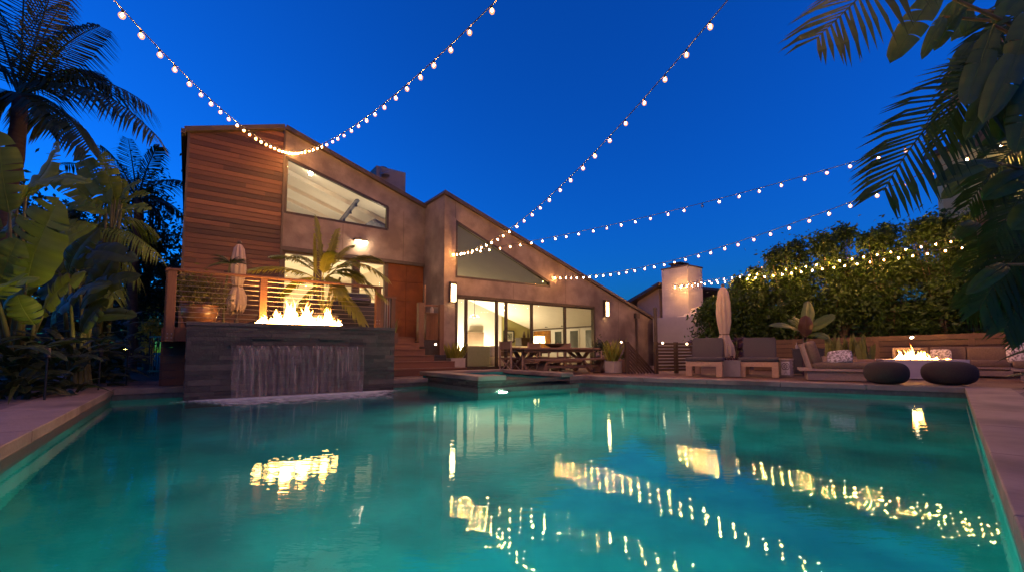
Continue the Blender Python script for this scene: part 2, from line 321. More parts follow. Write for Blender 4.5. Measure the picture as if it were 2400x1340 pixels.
def foam_glint_mat():
    m, n, l, out = nmat('foam'); tc = n.new('ShaderNodeTexCoord'); at = n.new('ShaderNodeAttribute'); at.attribute_name = 'v'
    mp = n.new('ShaderNodeMapping'); mp.inputs['Scale'].default_value = (1, 2.6, 1); mp.inputs['Rotation'].default_value[2] = -TH; l.new(tc.outputs['Object'], mp.inputs[0])
    t = n.new('ShaderNodeTexNoise'); t.inputs['Scale'].default_value = 7; t.inputs['Detail'].default_value = 6; l.new(mp.outputs[0], t.inputs['Vector'])
    mu = n.new('ShaderNodeMath'); mu.operation = 'ADD'; l.new(t.outputs['Fac'], mu.inputs[0]); l.new(at.outputs['Fac'], mu.inputs[1])
    mr = n.new('ShaderNodeMapRange'); mr.inputs[1].default_value = .55; mr.inputs[2].default_value = .95; mr.inputs[3].default_value = 0; mr.inputs[4].default_value = .95; l.new(mu.outputs[0], mr.inputs[0])
    d = n.new('ShaderNodeBsdfDiffuse'); d.inputs[0].default_value = (.85, .85, .88, 1); tr = n.new('ShaderNodeBsdfTransparent'); ms = n.new('ShaderNodeMixShader'); tl = n.new('ShaderNodeBsdfTranslucent'); tl.inputs[0].default_value = (.85, .85, .9, 1); m2 = n.new('ShaderNodeMixShader'); m2.inputs[0].default_value = .5; l.new(d.outputs[0], m2.inputs[1]); l.new(tl.outputs[0], m2.inputs[2])
    l.new(mr.outputs[0], ms.inputs[0]); l.new(tr.outputs[0], ms.inputs[1]); l.new(m2.outputs[0], ms.inputs[2]); l.new(ms.outputs[0], out.inputs[0]); return m
S['foam'] = foam_glint_mat()
def pavers_mat():
    m, n, l, out = nmat('brick_pavers'); b = n.new('ShaderNodeBsdfPrincipled'); b.inputs['Roughness'].default_value = .8; tc = n.new('ShaderNodeTexCoord')
    mp = n.new('ShaderNodeMapping'); mp.inputs['Rotation'].default_value[2] = -TH; l.new(tc.outputs['Object'], mp.inputs[0])
    t = n.new('ShaderNodeTexBrick'); t.inputs['Scale'].default_value = 1; t.inputs['Brick Width'].default_value = .46; t.inputs['Row Height'].default_value = .23; t.inputs['Mortar Size'].default_value = .008
    t.inputs['Color1'].default_value = (.11, .075, .062, 1); t.inputs['Color2'].default_value = (.20, .145, .125, 1); t.inputs['Mortar'].default_value = (.04, .03, .028, 1); l.new(mp.outputs[0], t.inputs['Vector'])
    bp = n.new('ShaderNodeBump'); bp.inputs['Distance'].default_value = .006; bp.invert = True; l.new(t.outputs['Fac'], bp.inputs['Height']); l.new(bp.outputs[0], b.inputs['Normal'])
    l.new(t.outputs['Color'], b.inputs['Base Color']); l.new(b.outputs[0], out.inputs[0]); return m
S['pavers'] = pavers_mat()
def boards_mat():
    m, n, l, out = nmat('deck_boards'); b = n.new('ShaderNodeBsdfPrincipled'); b.inputs['Roughness'].default_value = .6; tc = n.new('ShaderNodeTexCoord')
    mp = n.new('ShaderNodeMapping'); mp.inputs['Rotation'].default_value[2] = R(31.5); l.new(tc.outputs['Object'], mp.inputs[0])
    t = n.new('ShaderNodeTexBrick'); t.inputs['Scale'].default_value = 1; t.inputs['Brick Width'].default_value = 3.2; t.inputs['Row Height'].default_value = .14; t.inputs['Mortar Size'].default_value = .005
    t.inputs['Color1'].default_value = (.12, .062, .036, 1); t.inputs['Color2'].default_value = (.22, .125, .075, 1); t.inputs['Mortar'].default_value = (.02, .012, .008, 1); l.new(mp.outputs[0], t.inputs['Vector'])
    bp = n.new('ShaderNodeBump'); bp.inputs['Distance'].default_value = .008; bp.invert = True; l.new(t.outputs['Fac'], bp.inputs['Height']); l.new(bp.outputs[0], b.inputs['Normal'])
    l.new(t.outputs['Color'], b.inputs['Base Color']); l.new(b.outputs[0], out.inputs[0]); return m
S['boards'] = boards_mat()

# ------------------------------------------------------------------ pool, water, decks, ground
WL = -.18
def g2(u, v): p = G(u, v); return (p.x, p.y)
def t2(a, b): p = fr(TF, (a, b, 0)); return (p.x, p.y)
POOL = [g2(-8, -2.85), g2(-7.02, -2.85), g2(-7.02, -3.58), g2(-3.46, -3.58), g2(-3.46, -3.05), g2(-2.4, -3.05), g2(-2.4, -5.3), g2(.1, -5.5), g2(.1, -3.9),
        (1.9, 11.5), (3.15, 10.64), (7.89, 7.74), (1.75, 1.53), (.83, .6), (-1.67, .6)]
def hole_sheet(name, outer, hole, z, mat):
    bm = bmesh.new(); es = []
    for loop in (outer, hole):
        vs = [bm.verts.new((x, y, z)) for x, y in loop]
        es += [bm.edges.new((vs[i], vs[(i + 1) % len(vs)])) for i in range(len(vs))]
    bmesh.ops.triangle_fill(bm, use_beauty=True, edges=es, normal=(0, 0, 1))
    bmesh.ops.recalc_face_normals(bm, faces=bm.faces[:])
    for f in bm.faces:
        if f.normal.z < 0: f.normal_flip()
    me = bpy.data.meshes.new(name); bm.to_mesh(me); bm.free(); me.materials.append(mat)
    o = bpy.data.objects.new(name, me); COL.objects.link(o); return tag(o, kind='structure')
def inflate(poly, d):
    n = len(poly); out = []
    for i in range(n):
        p0, p1, p2 = Vec(poly[i - 1]), Vec(poly[i]), Vec(poly[(i + 1) % n])
        a = (p1 - p0).normalized(); b = (p2 - p1).normalized(); na = Vec((-a.y, a.x)); nb = Vec((-b.y, b.x)); k = na + nb
        k = k / max(.35, k.length_squared) * 2 if k.length > .1 else na
        out.append(tuple(p1 + k * d))
    return out
area = sum(POOL[i][0] * POOL[(i + 1) % len(POOL)][1] - POOL[(i + 1) % len(POOL)][0] * POOL[i][1] for i in range(len(POOL)))
ORI = 1 if area < 0 else -1            # inflate() moves to the left of travel
wide = inflate(POOL, .10 * ORI)
BIG = [(-300, -300), (300, -300), (300, 300), (-300, 300)]
hole_sheet('ground', BIG, wide, -.05, S['soil'])
hole_sheet('pool_terrace', [g2(-11.6, -16), g2(3, -16), (14, -4), (16, 9), (9.6, 17.5), g2(11, 0), g2(-8.9, 0), g2(-8.9, 5), g2(-10.2, 5), g2(-10.2, -2.2), g2(-10.4, -3)], wide, -.02, S['pavers'])
m = MB(); m.add([(2.2, 11.72, -.016), (3.42, 10.87, -.016), (8.05, 8.06, -.016), (8.6, 7.7, -.016), (14, 7.5, -.016), (15, 9.2, -.016), (9.2, 16.6, -.016), (6, 16.6, -.016), (4.6, 18.8, -.016), G(.35, -.02, -.016), G(.35, -3.6, -.016)], [range(11)])
struct('wood_deck', m, S['boards'])
# basin
m = MB(); n = len(POOL); zb = -1.35
vs = [(x, y, z) for z in (zb, -.14) for x, y in POOL]
m.add(vs, [list(range(n))] + [(i, (i + 1) % n, n + (i + 1) % n, n + i) for i in range(n)])
struct('pool_basin', m, S['plaster_pool'])
m = MB(); inn = inflate(POOL, -.012 * ORI); vs = [(x, y, z) for z in (-.30, -.10) for x, y in inn]
m.add(vs, [(i, (i + 1) % n, n + (i + 1) % n, n + i) for i in range(n)])
struct('pool_waterline_tile', m, S['pooltile'])
m = MB(); ww = inflate(POOL, -.004 * ORI); m.add([(x, y, WL) for x, y in (ww if area > 0 else ww[::-1])], [range(n)])
tag(build('pool_water', m, S['water']), kind='structure')
P0 = Vec((7.89, 7.74, 0)); D = Vec((-.7034, -.7108, 0)); NL = Vec((-.7108, .7034, 0)); RF = (P0, D, NL, Z)
# coping: slabs with joints
rng = random.Random(5)
def coping(name, p, q, wd, side, seg=1.5, z0=-.10, over=.03, trim=(0, 0)):
    p = Vec((p[0], p[1], 0)); q = Vec((q[0], q[1], 0)); t = (q - p); L = t.length; t.normalize(); nrm = Vec((-t.y, t.x, 0)) * side
    f = (p, t, nrm, Z); k = max(1, round(L / seg)); m = MB()
    x0 = -trim[0]; x1 = L + trim[1]
    for i in range(k):
        a = x0 + (x1 - x0) * i / k; b = x0 + (x1 - x0) * (i + 1) / k
        m.box((a + .005, -over, z0), (b - .005, wd, 0), f, rng.random())
    return struct(name, m, S['coping'], bevel=.008)
coping('pool_coping', g2(-8, -9.4), g2(-8, -2.85), .60, 1, trim=(0, .60))
coping('pool_coping', g2(-7.97, -2.85), g2(-7.02, -2.85), .34, 1)
coping('pool_coping', g2(-3.46, -3.05), g2(-2.4, -3.05), .45, 1)
coping('pool_coping', g2(.13, -3.9), (1.9, 11.5), .36, 1)
coping('pool_coping', (1.9, 11.5), (3.15, 10.64), .36, 1)
coping('pool_coping', (3.15, 10.64), (7.89, 7.74), .36, 1)
coping('pool_coping', (7.89, 7.74), (.9, .67), .52, 1, trim=(.36, 0))
# spa
sp = thing('spa', 'raised square hot tub with slate sides, lit green water and a spillway', 'hot tub', G(-1.15, -4.2, 0))
def tiles(m, L, z0, z1, f, rh=.062, rng=random.Random(3), skip=None):
    z = z0
    while z < z1 - .01:
        h = min(rh * rng.choice((.6, 1, 1, 1.35)), z1 - z); x = -rng.random() * .4
        while x < L:
            w = rng.uniform(.22, .75); a = max(x, 0); b = min(x + w, L)
            if b - a > .02: m.box((a + .002, -.022 - rng.random() * .014, z + .002), (b - .002, 0, z + h - .002), f, rng.random() ** 1.6)
            x += w
        z += h
def uvf(u, v, ang): return (G(u, v), U * math.cos(ang) + V * math.sin(ang), V * math.cos(ang) - U * math.sin(ang), Z)
m = MB(); m.box((-2.36, -5.26, -1.3), (.06, -4.9, .02), HF); m.box((-2.36, -3.0, -1.3), (.06, -2.7, .084), HF); m.box((-2.36, -4.9, -1.3), (-2.06, -3.0, .02), HF); m.box((-.24, -4.9, -1.3), (.06, -3.0, .02), HF); m.box((-2.06, -4.9, -1.3), (-.24, -3.0, -.55), HF)
build('shell', m, S['plaster_pool'], sp)
m = MB(); tiles(m, 2.46, -.5, .05, uvf(-2.40, -5.26, 0)); tiles(m, 2.3, -.5, .05, uvf(-2.36, -2.92, -PI / 2)); tiles(m, 2.3, -.5, .05, uvf(.06, -5.26, PI / 2))
build('slate_cladding', m, S['slate'], sp)
m = MB(); m.box((-2.42, -5.33, .05), (-2.0, -2.62, .14), HF); m.box((-2.0, -5.33, .05), (-1.75, -4.86, .14), HF); m.box((-.22, -5.33, .05), (.12, -4.86, .14), HF); m.box((-.2, -4.86, .05), (.12, -2.62, .14), HF); m.box((-2.0, -2.98, .085), (-.2, -2.62, .14), HF)
build('coping', m, S['coping'], sp, bevel=.008)
m = MB(); m.box((-1.75, -5.3, -.02), (-.22, -5.0, .03), HF); build('spillway', m, S['slate'], sp, bevel=.004)
m = MB(); m.add([G(u, v, .036) for u, v in ((-2.0, -5.0), (-.22, -5.0), (-.22, -2.98), (-2.0, -2.98))], [(0, 1, 2, 3)]); m.add([G(u, v, z) for u, v, z in ((-1.75, -5.31, .032), (-.22, -5.31, .032), (-.22, -5.0, .036), (-1.75, -5.0, .036))], [(0, 1, 2, 3)])
build('water', m, S['spawater'], sp)
def disc_light(name, c, nrm, r, mat, parent=None, ring=.25):
    c = Vec(c); nrm = Vec(nrm).normalized(); x = nrm.cross(Vec((.2, .3, .9))).normalized(); y = nrm.cross(x)
    m = MB(); N = 14; P = [c + (x * math.cos(2 * PI * k / N) + y * math.sin(2 * PI * k / N)) * r for k in range(N)]
    m.add(P + [c + nrm * r * .25], [(k, (k + 1) % N, N) for k in range(N)])
    m.mi = 1; Q2 = [c + (x * math.cos(2 * PI * k / N) + y * math.sin(2 * PI * k / N)) * r * (1 + ring) for k in range(N)]; Q3 = [p - nrm * r * .5 for p in Q2]
    m.add(P + Q2 + Q3, [(k, N + k, N + (k + 1) % N, (k + 1) % N) for k in range(N)] + [(N + k, 2 * N + k, 2 * N + (k + 1) % N, N + (k + 1) % N) for k in range(N)])
    return build(name, m, [mat, S['frame']], parent)
disc_light('underwater_lamp', G(-.28, -3.7, -.12), -U, .08, S['spa_light'], sp)
pl = disc_light('pool_lamp', G(-1.9, -5.42, -.27), -V, .10, emit('spa_wall_lamp_glow', (.55, 1, .76), 3200))
tag(pl, 'round underwater lamp glowing on the pool wall below the hot tub', 'pool light', 'underwater pool lights')
for p, nr, lb in ((Vec((-1.0, .63, -.75)), Vec((-.3, 1, 0)), 'round underwater lamp in the pool end wall below the viewer, nearer the planting'), (Vec((.3, .63, -.75)), Vec((.4, 1, 0)), 'round underwater lamp in the pool end wall below the viewer, nearer the lounge')):
    tag(disc_light('pool_lamp', p, nr, .10, S['pool_light']), lb, 'pool light', 'underwater pool lights')

# ------------------------------------------------------------------ fire and water wall
fw = thing('fire_wall', 'dark slate feature wall with flames on top and a waterfall into the pool', 'feature wall', G(-5.24, -3.3, -.18))
m = MB(); m.box((-7.0, -3.6, -1.34), (-3.48, -2.98, 1.06), HF); build('core', m, S['frame'], fw)
m = MB(); tiles(m, 3.56, -.6, 1.06, uvf(-7.02, -3.6, 0), .075, random.Random(11)); tiles(m, .66, -.3, 1.06, uvf(-7.0, -2.96, -PI / 2), .075); tiles(m, .66, -.3, 1.06, uvf(-3.48, -3.62, PI / 2), .075)
build('slate_cladding', m, S['slate'], fw)
m = MB()
for i in range(6): m.box((-7.04 + i * .597 + .002, -3.645, 1.06), (-7.04 + (i + 1) * .597 - .002, -2.96, 1.12), HF, rng.random())
build('cap', m, S['slate'], fw, bevel=.004)
m = MB(); m.box((-6.12, -3.55, 1.12), (-4.5, -3.05, 1.135), HF); m.box((-6.12, -3.55, 1.135), (-6.09, -3.05, 1.15), HF); m.box((-4.53, -3.55, 1.135), (-4.5, -3.05, 1.15), HF); build('burner_tray', m, S['black'], fw)
for a, b in ((590, 660), (747, 806)):
    ua = uz(a, 796, -3.63)[0]; ub = uz(b, 797, -3.63)[0]; m = MB(); m.box((ua, -3.69, .845), (ub, -3.6, .865), HF); build('vent', m, S['trim'], fw)
m = MB(); m.box((-6.42, -3.70, .715), (-4.10, -3.6, .735), HF); build('spout', m, S['frame'], fw)
# falling sheet of water
wf = MB(); nu, nz = 70, 10; rg = random.Random(8)
for i in range(nu + 1):
    for k in range(nz + 1):
        t = k / nz; u = -6.40 + 2.27 * i / nu + .05 * (i / nu - .5) * -t; z = .725 - (.725 - WL - .0) * t
        v = -3.70 - .10 * math.sqrt(t) - .012 * math.sin(i * 1.7) * t - .008 * math.sin(i * .63 + 1) * t
        wf.v.append(tuple(G(u, v, z)))
for i in range(nu):
    for k in range(nz):
        a = i * (nz + 1) + k; wf.f.append([a, a + 1, a + nz + 2, a + nz + 1]); wf.a.append(.5); wf.m.append(0)
tag(build('waterfall', wf, S['fall'], smooth=True), 'wide thin sheet of water falling from the slate wall into the pool', 'waterfall')
fm = MB(); nu, nv_ = 60, 26
for i in range(nu + 1):
    for k in range(nv_ + 1): fm.v.append(tuple(G(-7.2 + 4.8 * i / nu, -3.70 - 2.1 * k / nv_, WL + .005)))
for i in range(nu):
    for k in range(nv_):
        x = -7.2 + 4.8 * (i + .5) / nu; d = 2.1 * (k + .5) / nv_; ex = max(0, -6.45 - x, x + 4.05)
        a = i * (nv_ + 1) + k; fm.f.append([a, a + nv_ + 1, a + nv_ + 2, a + 1]); fm.a.append(max(-.6, (.62 - .55 * abs(d - .12) if d < .5 else .41 - .28 * (d - .5)) - .75 * ex - .10 * (d > .35))); fm.m.append(0)  # fire glints on the ripples are painted as the outer foam streaks
tag(build('foam', fm, S['foam']), 'white foam where the waterfall lands, with painted fire glints farther out on the pool', 'foam', kind='stuff')
def flames(name, label, f, L, W, hmax, n, seed, peaks):
    rg = random.Random(seed); m = MB()
    for i in range(n):
        x = L * (i + rg.random()) / n; y = rg.uniform(-W, W) / 2
        pk = max(math.exp(-((x - c * L) / (s * L)) ** 2) * hh for c, s, hh in peaks)
        h = hmax * max(.15, pk) * (rg.uniform(.75, 1.12) if i % 3 else rg.uniform(.3, .8)); r = rg.uniform(.022, .058) * (1 + .5 * pk); lean = rg.uniform(-.22, .22)
        if i % 5 == 2: r *= .42; h *= 1.22
        ph = rg.random() * 6; pr = []
        N = 9; K = 7; base = len(m.v)
        for k in range(N + 1):
            t = k / N; rr = r * (1 - t) ** .8 * (.55 + 1.2 * math.sin(PI * min(1, t * 1.3 + .15)) * .6) + .001
            cx = x + lean * h * t + .034 * math.sin(ph + t * 8) * t; cy = y + .03 * math.cos(ph + t * 6) * t
            for q in range(K):
                an = 2 * PI * q / K; m.v.append(tuple(fr(f, (cx + rr * math.cos(an), cy + rr * math.sin(an), h * t))))
        for k in range(N):
            for q in range(K):
                q2 = (q + 1) % K; m.f.append([base + k * K + q, base + k * K + q2, base + (k + 1) * K + q2, base + (k + 1) * K + q]); m.a.append(min(1, h * (k + .5) / N / hmax * .45 + (k / N) ** 2 * .6)); m.m.append(0)
    return tag(build(name, m, S['flame'], smooth=True), label, 'fire')
uL = uz(600, 762, -3.3)[0]; uR = uz(795, 764, -3.3)[0]
flames('fire', 'row of tall bright flames burning on top of the slate water wall', (G(uL, -3.3, 1.12), U, V, Z), uR - uL, .26, .54, 120, 4, ((.08, .06, .35), (.22, .07, .55), (.40, .07, 1.0), (.58, .06, .88), (.72, .06, .42), (.84, .06, .74), (.96, .05, .3)))
# ------------------------------------------------------------------ house
hs = thing('house', 'modern two-gable house of stucco and cedar boards with large lit windows beyond the pool', 'house', G(0, 5, 0))
zr = lambda u: 5.70 - .335 * (u + .42)          # top of the low wing's wall
zl = lambda u: 7.14 - .335 * (u + 4.93) if u > -4.93 else 7.14 + .335 * (u + 4.93)
def wall(name, polys, v0, v1, mat='concrete', f=HF, **k):
    m = MB()
    for p in polys: m.prism(p, f, v0, v1)
    return build(name, m, S[mat], hs, **k)
W1 = [(0, 3.03), (4.11, 3.06), (4.11, 3.28), (0, 4.95)]
wall('wall', [[(-.42, -.3), (0, -.3), (0, zr(0)), (-.42, zr(-.42))], [(6.55, -.3), (10.7, -.3), (10.7, zr(10.7)), (6.55, zr(6.55))],
              [(0, 2.47), (6.55, 2.47), (6.55, 3.05), (4.11, 3.06), (0, 3.03)], [(0, 4.95), (4.11, 3.28), (4.11, 3.06), (6.55, 3.05), (6.55, zr(6.55)), (0, zr(0))]], 0, .22)
# side wall of the low wing, its deep part and the far end wall
m = MB(); m.prism([(0.22, -.3), (11, -.3), (11, 5.70), (.22, 5.70)], (G(-.42, 0), V, U, Z), 0, .2); build('wall', m, S['concrete'], hs)
m = MB(); m.prism([(.22, -.3), (11, -.3), (11, zr(10.7)), (.22, zr(10.7))], (G(10.5, 0), V, U, Z), 0, .2); m.prism([(-.2, -.3), (10.5, -.3), (10.5, zr(10.5)), (-.2, zr(-.2))], HF, 10.8, 11); build('wall', m, S['concrete'], hs)
W2 = [(-4.88, 4.65), (-1.73, 4.64), (-1.73, 5.46), (-4.88, 6.38)]
wall('wall', [[(-4.93, 3.62), (-.42, 3.60), (-.42, 4.64), (-1.73, 4.64), (-4.88, 4.65), (-4.93, 4.65)], [(-1.73, 4.64), (-.42, 4.64), (-.42, zl(-.42)), (-1.73, zl(-1.73))],
              [(-4.88, 6.38), (-1.73, 5.46), (-1.73, zl(-1.73)), (-4.88, zl(-4.88))], [(-4.93, 4.65), (-4.88, 4.65), (-4.88, zl(-4.88)), (-4.93, zl(-4.93))], [(-.42, -.2), (-.36, -.2), (-.36, 3.6), (-.42, 3.6)]], 1.5, 1.7)
m = MB(); m.prism([(-7.16, -.2), (-4.97, -.2), (-4.97, zl(-4.97)), (-7.16, zl(-7.16))], HF, 1.53, 1.7); m.prism([(1.53, -.2), (11, -.2), (11, 6.36), (1.53, 6.36)], (G(-7.16, 0), V, U, Z), 0, .18)
m.prism([(-7, -.2), (-.4, -.2), (-.4, zl(-.4)), (-4.93, zl(-4.93)), (-7, zl(-7))], HF, 10.8, 11); build('wall', m, S['trim'], hs)
# cedar boards, each a real lapped board
m = MB(); rg = random.Random(21); z = -.1; bh = .132
while z < 7.2:
    u0, u1 = -7.18, -4.93
    zt = min(z + bh - .011, 7.3)
    # clip the gable
    def lim(zz): return max(-7.18, -4.93 - (7.12 - zz) / .335) if zz > zl(-7.18) else -7.18
    a0, a1 = lim(z), lim(zt)
    if a0 < -4.95:
        cut = sorted([u0] + [rg.uniform(u0 + .2, u1 - .2) for _ in range(rg.choice((0, 1, 1)))] + [u1])
        for c0, c1 in zip(cut[:-1], cut[1:]):
            l0, l1 = max(c0, a0), max(c0, a1)
            if l1 < c1 - .02: m.prism([(l0 + .001, z), (c1 - .001, z), (c1 - .001, min(zt, 7.1)), (l1 + .001, min(zt, 7.1))], HF, 1.475 + rg.random() * .014, 1.53, rg.random() ** 1.5)
    z += bh
build('cladding', m, S['cladding'], hs)
m = MB(); m.box((-4.95, 1.44, 1.0), (-4.90, 1.53, zl(-4.93) - .02), HF); m.box((-7.22, 1.45, -.1), (-7.17, 1.6, 6.36), HF); build('corner_trim', m, S['trim'], hs)
def roofslab(name, a, b, v0, v1, th=.13):
    d = Vec((b[0] - a[0], b[1] - a[1])).normalized(); nn = Vec((-d.y, d.x)) * th
    if nn.y < 0: nn = -nn
    m = MB(); m.prism([a, b, (b[0] + nn.x, b[1] + nn.y), (a[0] + nn.x, a[1] + nn.y)], HF, v0, v1); return build(name, m, S['trim'], hs, bevel=.006)
roofslab('roof', (-7.26, zl(-7.26) - .0), (-4.93, 7.14), 1.36, 11.1, .11); roofslab('roof', (-4.93, 7.14), (-.425, zl(-.425)), 1.36, 11.1, .11); roofslab('roof', (-.50, zr(-.50) + .0), (10.85, zr(10.85)), -.10, 11.1, .11)
m = MB(); m.box((-7.36, 1.34, 6.27), (-7.26, 11, 6.40), HF); build('gutter', m, S['trim'], hs, bevel=.01)
def pframe(m, pts, v, w, d, vs=None):
    for i in range(len(pts)):
        p, q = pts[i], pts[(i + 1) % len(pts)]; m.bar(G(p[0], v, p[1]), G(q[0], v, q[1]), w, d, up=V)
def window(name, pts, v, mat, w=.075, bars=()):
    r = MB(); pframe(r, pts, v, w, .12)
    for a, b in bars: r.bar(G(a[0], v, a[1]), G(b[0], v, b[1]), w * .7, .10, up=V)
    o = build(name, r, S['frame'], hs); p = MB(); p.add([G(a, v + .02, b) for a, b in pts], [range(len(pts))]); build('pane', p, mat, o); return o
window('window', [(.03, 3.06), (4.08, 3.09), (4.08, 3.26), (.03, 4.90)], .06, S['darkglass'])
window('window', [(-4.85, 4.68), (-1.76, 4.67), (-1.76, 5.43), (-4.85, 6.33)], 1.56, S['glass'])
# sliding door wall
us = [0, .62, 2.05, 2.60, 4.25, 5.55, 6.55]
px_ = [1066, 1093, 1165, 1187, 1247, 1325, 1395]
us = [uz(x, 760, .05)[0] for x in px_]
fr_ = MB(); pframe(fr_, [(0.03, .03), (6.52, .03), (6.52, 2.44), (.03, 2.44)], .08, .09, .16)
sd = build('sliding_door', fr_, S['frame'], hs)
for i in range(len(us) - 1):
    a, b = us[i] + (.06 if i == 0 else 0), us[i + 1]; st = MB(); vv = .06 + .05 * (i % 2)
    pframe(st, [(a, .07), (b, .07), (b, 2.39), (a, 2.39)], vv, .085, .045); lf = build('door_leaf', st, S['frame'], sd)
for i in range(len(us) - 1):
    a, b = us[i], us[i + 1]; vv = .062 + .05 * (i % 2); p = MB(); p.add([G(a, vv, .07), G(b, vv, .07), G(b, vv, 2.39), G(a, vv, 2.39)], [range(4)]); build('pane', p, S['glass'], sd)
# doors of the upper deck
ul = [uz(x, 640, 1.6)[0] for x in (663, 735, 753, 825, 842, 904)]
fr_ = MB(); pframe(fr_, [(-4.86, 1.09), (-1.76, 1.09), (-1.76, 3.54), (-4.86, 3.54)], 1.6, .12, .14)
for a, b in ((ul[1], ul[2]), (ul[3], ul[4])): fr_.box((a, 1.54, 1.1), (b, 1.66, 3.5), HF)
fd = build('glass_door', fr_, S['darkbrown'], hs)
for a, b in ((-4.82, ul[1]), (ul[2], ul[3]), (ul[4], -1.8)):
    p = MB(); p.add([G(a, 1.6, 1.1), G(b, 1.6, 1.1), G(b, 1.6, 3.5), G(a, 1.6, 3.5)], [range(4)]); build('pane', p, S['glass'], fd)
m = MB(); m.box((-4.92, 1.44, 3.585), (-.43, 1.72, 3.622), HF); m.box((-4.92, 1.43, 3.55), (-.43, 1.47, 3.66), HF); build('door_header', m, S['trim'], hs)
pn = MB(); rg = random.Random(2)
for i, (a, b) in enumerate(((-1.70, -1.06), (-1.06, -.425))):
    for k in range(4): pn.box((a + .004, 1.55, 1.05 + k * .64 + .004), (b - .004, 1.6, 1.05 + (k + 1) * .64 - .004), HF, rg.random())
pn.box((-1.71, 1.6, 1.0), (-.42, 1.7, 3.6), HF); build('wall_panel', pn, S['rust'], hs)
for u, v, a, b in ((2.35, 0, 2.5, 3.0), (4.9, 0, 2.5, zr(4.9) - .02), (8.0, 0, .0, zr(8.0) - .02), (-.02, 0, 5.0, 5.55), (-1.2, 1.5, 3.66, 5.4), (-3.2, 1.5, 3.66, 4.6)):
    m = MB(); m.box((u - .006, v - .0025, a), (u + .006, v + .01, b), HF); build('control_joint', m, S['trim'], hs)
# chimney on the high wing
cu0, _ = uz(882, 400, 4.2); cu1, _ = uz(951, 400, 4.2); zc = uz(882, 388, 4.2)[1]
ch = MB(); ch.box((cu0, 4.2, 5), (cu1, 5.3, zc), HF); co = build('chimney', ch, S['chimney'], hs, bevel=.01)
m = MB(); m.lathe([(.12, 0), (.12, .12), (.17, .12), (.17, .18), (.02, .24)], G(cu0 + .45, 4.7, zc), 12); build('flue_cap', m, S['trim'], co)
m = MB(); m.bar(G(cu0 + .16, 4.14, zc - .08), G(cu0 + .16, 4.14, zc - .7), .03, .03); m.bar(G(cu0 + .12, 4.12, zc - .35), G(cu0 + .52, 4.12, zc - .12), .02, .02)
m.lathe([(.02, 0), (.12, .03), (.17, .08)], G(cu0 + .33, 4.06, zc - .45), 12); build('antenna', m, S['cable'], co)
# downpipe and box
m = MB(); m.tube([G(9.15, -.06, 0), G(9.15, -.06, 2.15)], .055, 8); m.box((9.03, -.14, 2.1), (9.29, -.002, 2.32), HF); build('downpipe', m, S['trim'], hs)
# ---- interiors
m = MB(); m.prism([(-.2, zr(-.2) - .03), (10.5, zr(10.5) - .03), (10.5, zr(10.5) - .09), (-.2, zr(-.2) - .09)], HF, .22, 10.8); build('ceiling', m, S['ceiling'], hs)
m = MB(); m.prism([(-6.98, zl(-6.98) - .03), (-4.93, 7.10), (-.42, zl(-.42) - .03), (-.42, zl(-.42) - .09), (-4.93, 7.04), (-6.98, zl(-6.98) - .09)], HF, 1.7, 10.8); build('ceiling', m, S['ceiling'], hs)
m = MB()
for k in range(6): m.prism([(-4.9, 7.03), (-.42, zl(-.42) - .09), (-.42, zl(-.42) - .24), (-4.9, 6.88)], HF, 2.6 + k * 1.3, 2.66 + k * 1.3)
build('ceiling_beam', m, S['ceiling'], hs)
m = MB(); m.box((-.22, .24, -.03), (10.5, 10.8, .03), HF); m.box((-6.98, 1.72, .98), (-.42, 6.5, 1.05), HF); build('floor', m, S['intfloor'], hs)
m = MB(); m.box((-6.98, 1.72, 3.56), (-.42, 10.7, 3.7), HF); m.box((-6.98, 1.72, 4.5), (-.42, 10.7, 4.56), HF); m.box((-6.98, 6.4, 1.0), (-.42, 6.5, 3.56), HF); m.box((-5.0, 1.72, 1.05), (-4.94, 6.4, 3.56), HF); m.box((-1.66, 1.72, 1.05), (-1.6, 6.4, 3.56), HF); build('room_lining', m, S['plaster'], hs)
m = MB(); m.box((-4.99, 1.75, 4.56), (-4.94, 9.6, 7.0), HF); m.box((-6.9, 9.5, 4.56), (-.42, 9.6, 7.1), HF); m.box((-.5, 1.72, 4.56), (-.425, 9.5, 5.6), HF); build('room_lining', m, S['ceiling'], hs)
m = MB(); m.prism([(-.22, .03), (8.1, .03), (8.1, zr(8.1) - .1), (-.22, zr(-.22) - .1)], HF, 9.0, 9.1); m.box((-.21, .24, .03), (-.14, 9, 5.5), HF); build('room_lining', m, S['white_wall'], hs)
m = MB(); m.prism([(8.1, .03), (10.46, .03), (10.46, zr(10.46) - .1), (8.1, zr(8.1) - .1)], HF, 9.0, 9.1); build('room_lining', m, S['olive'], hs)
m = MB(); m.box((10.44, .24, .03), (10.5, 9, 2.02), HF); build('room_lining', m, S['white_wall'], hs)
m = MB(); m.box((10.36, .24, 1.92), (10.44, 9, 2.06), HF); build('ceiling_beam', m, S['darkbrown'], hs)
# end-wall windows
for pc, w in ((1310, .75), (1347, .8), (1384, .8)):
    # intersection with plane u = 10.44
    r = ray(pc, 790); o = G(10.44, 0); p = CAMP + r * ((o - CAMP).dot(U) / r.dot(U)); vv = (p - O).dot(V)
    m = MB(); f2 = (G(10.44, vv), V, U, Z); m.box((-w / 2, -.05, .75), (w / 2, 0, 1.86), f2); o_ = build('window', m, S['white_wall'], hs)
    m = MB(); m.box((-w / 2 + .09, -.06, .83), (w / 2 - .09, -.051, 1.78), f2); build('pane', m, S['greenpane'], o_)
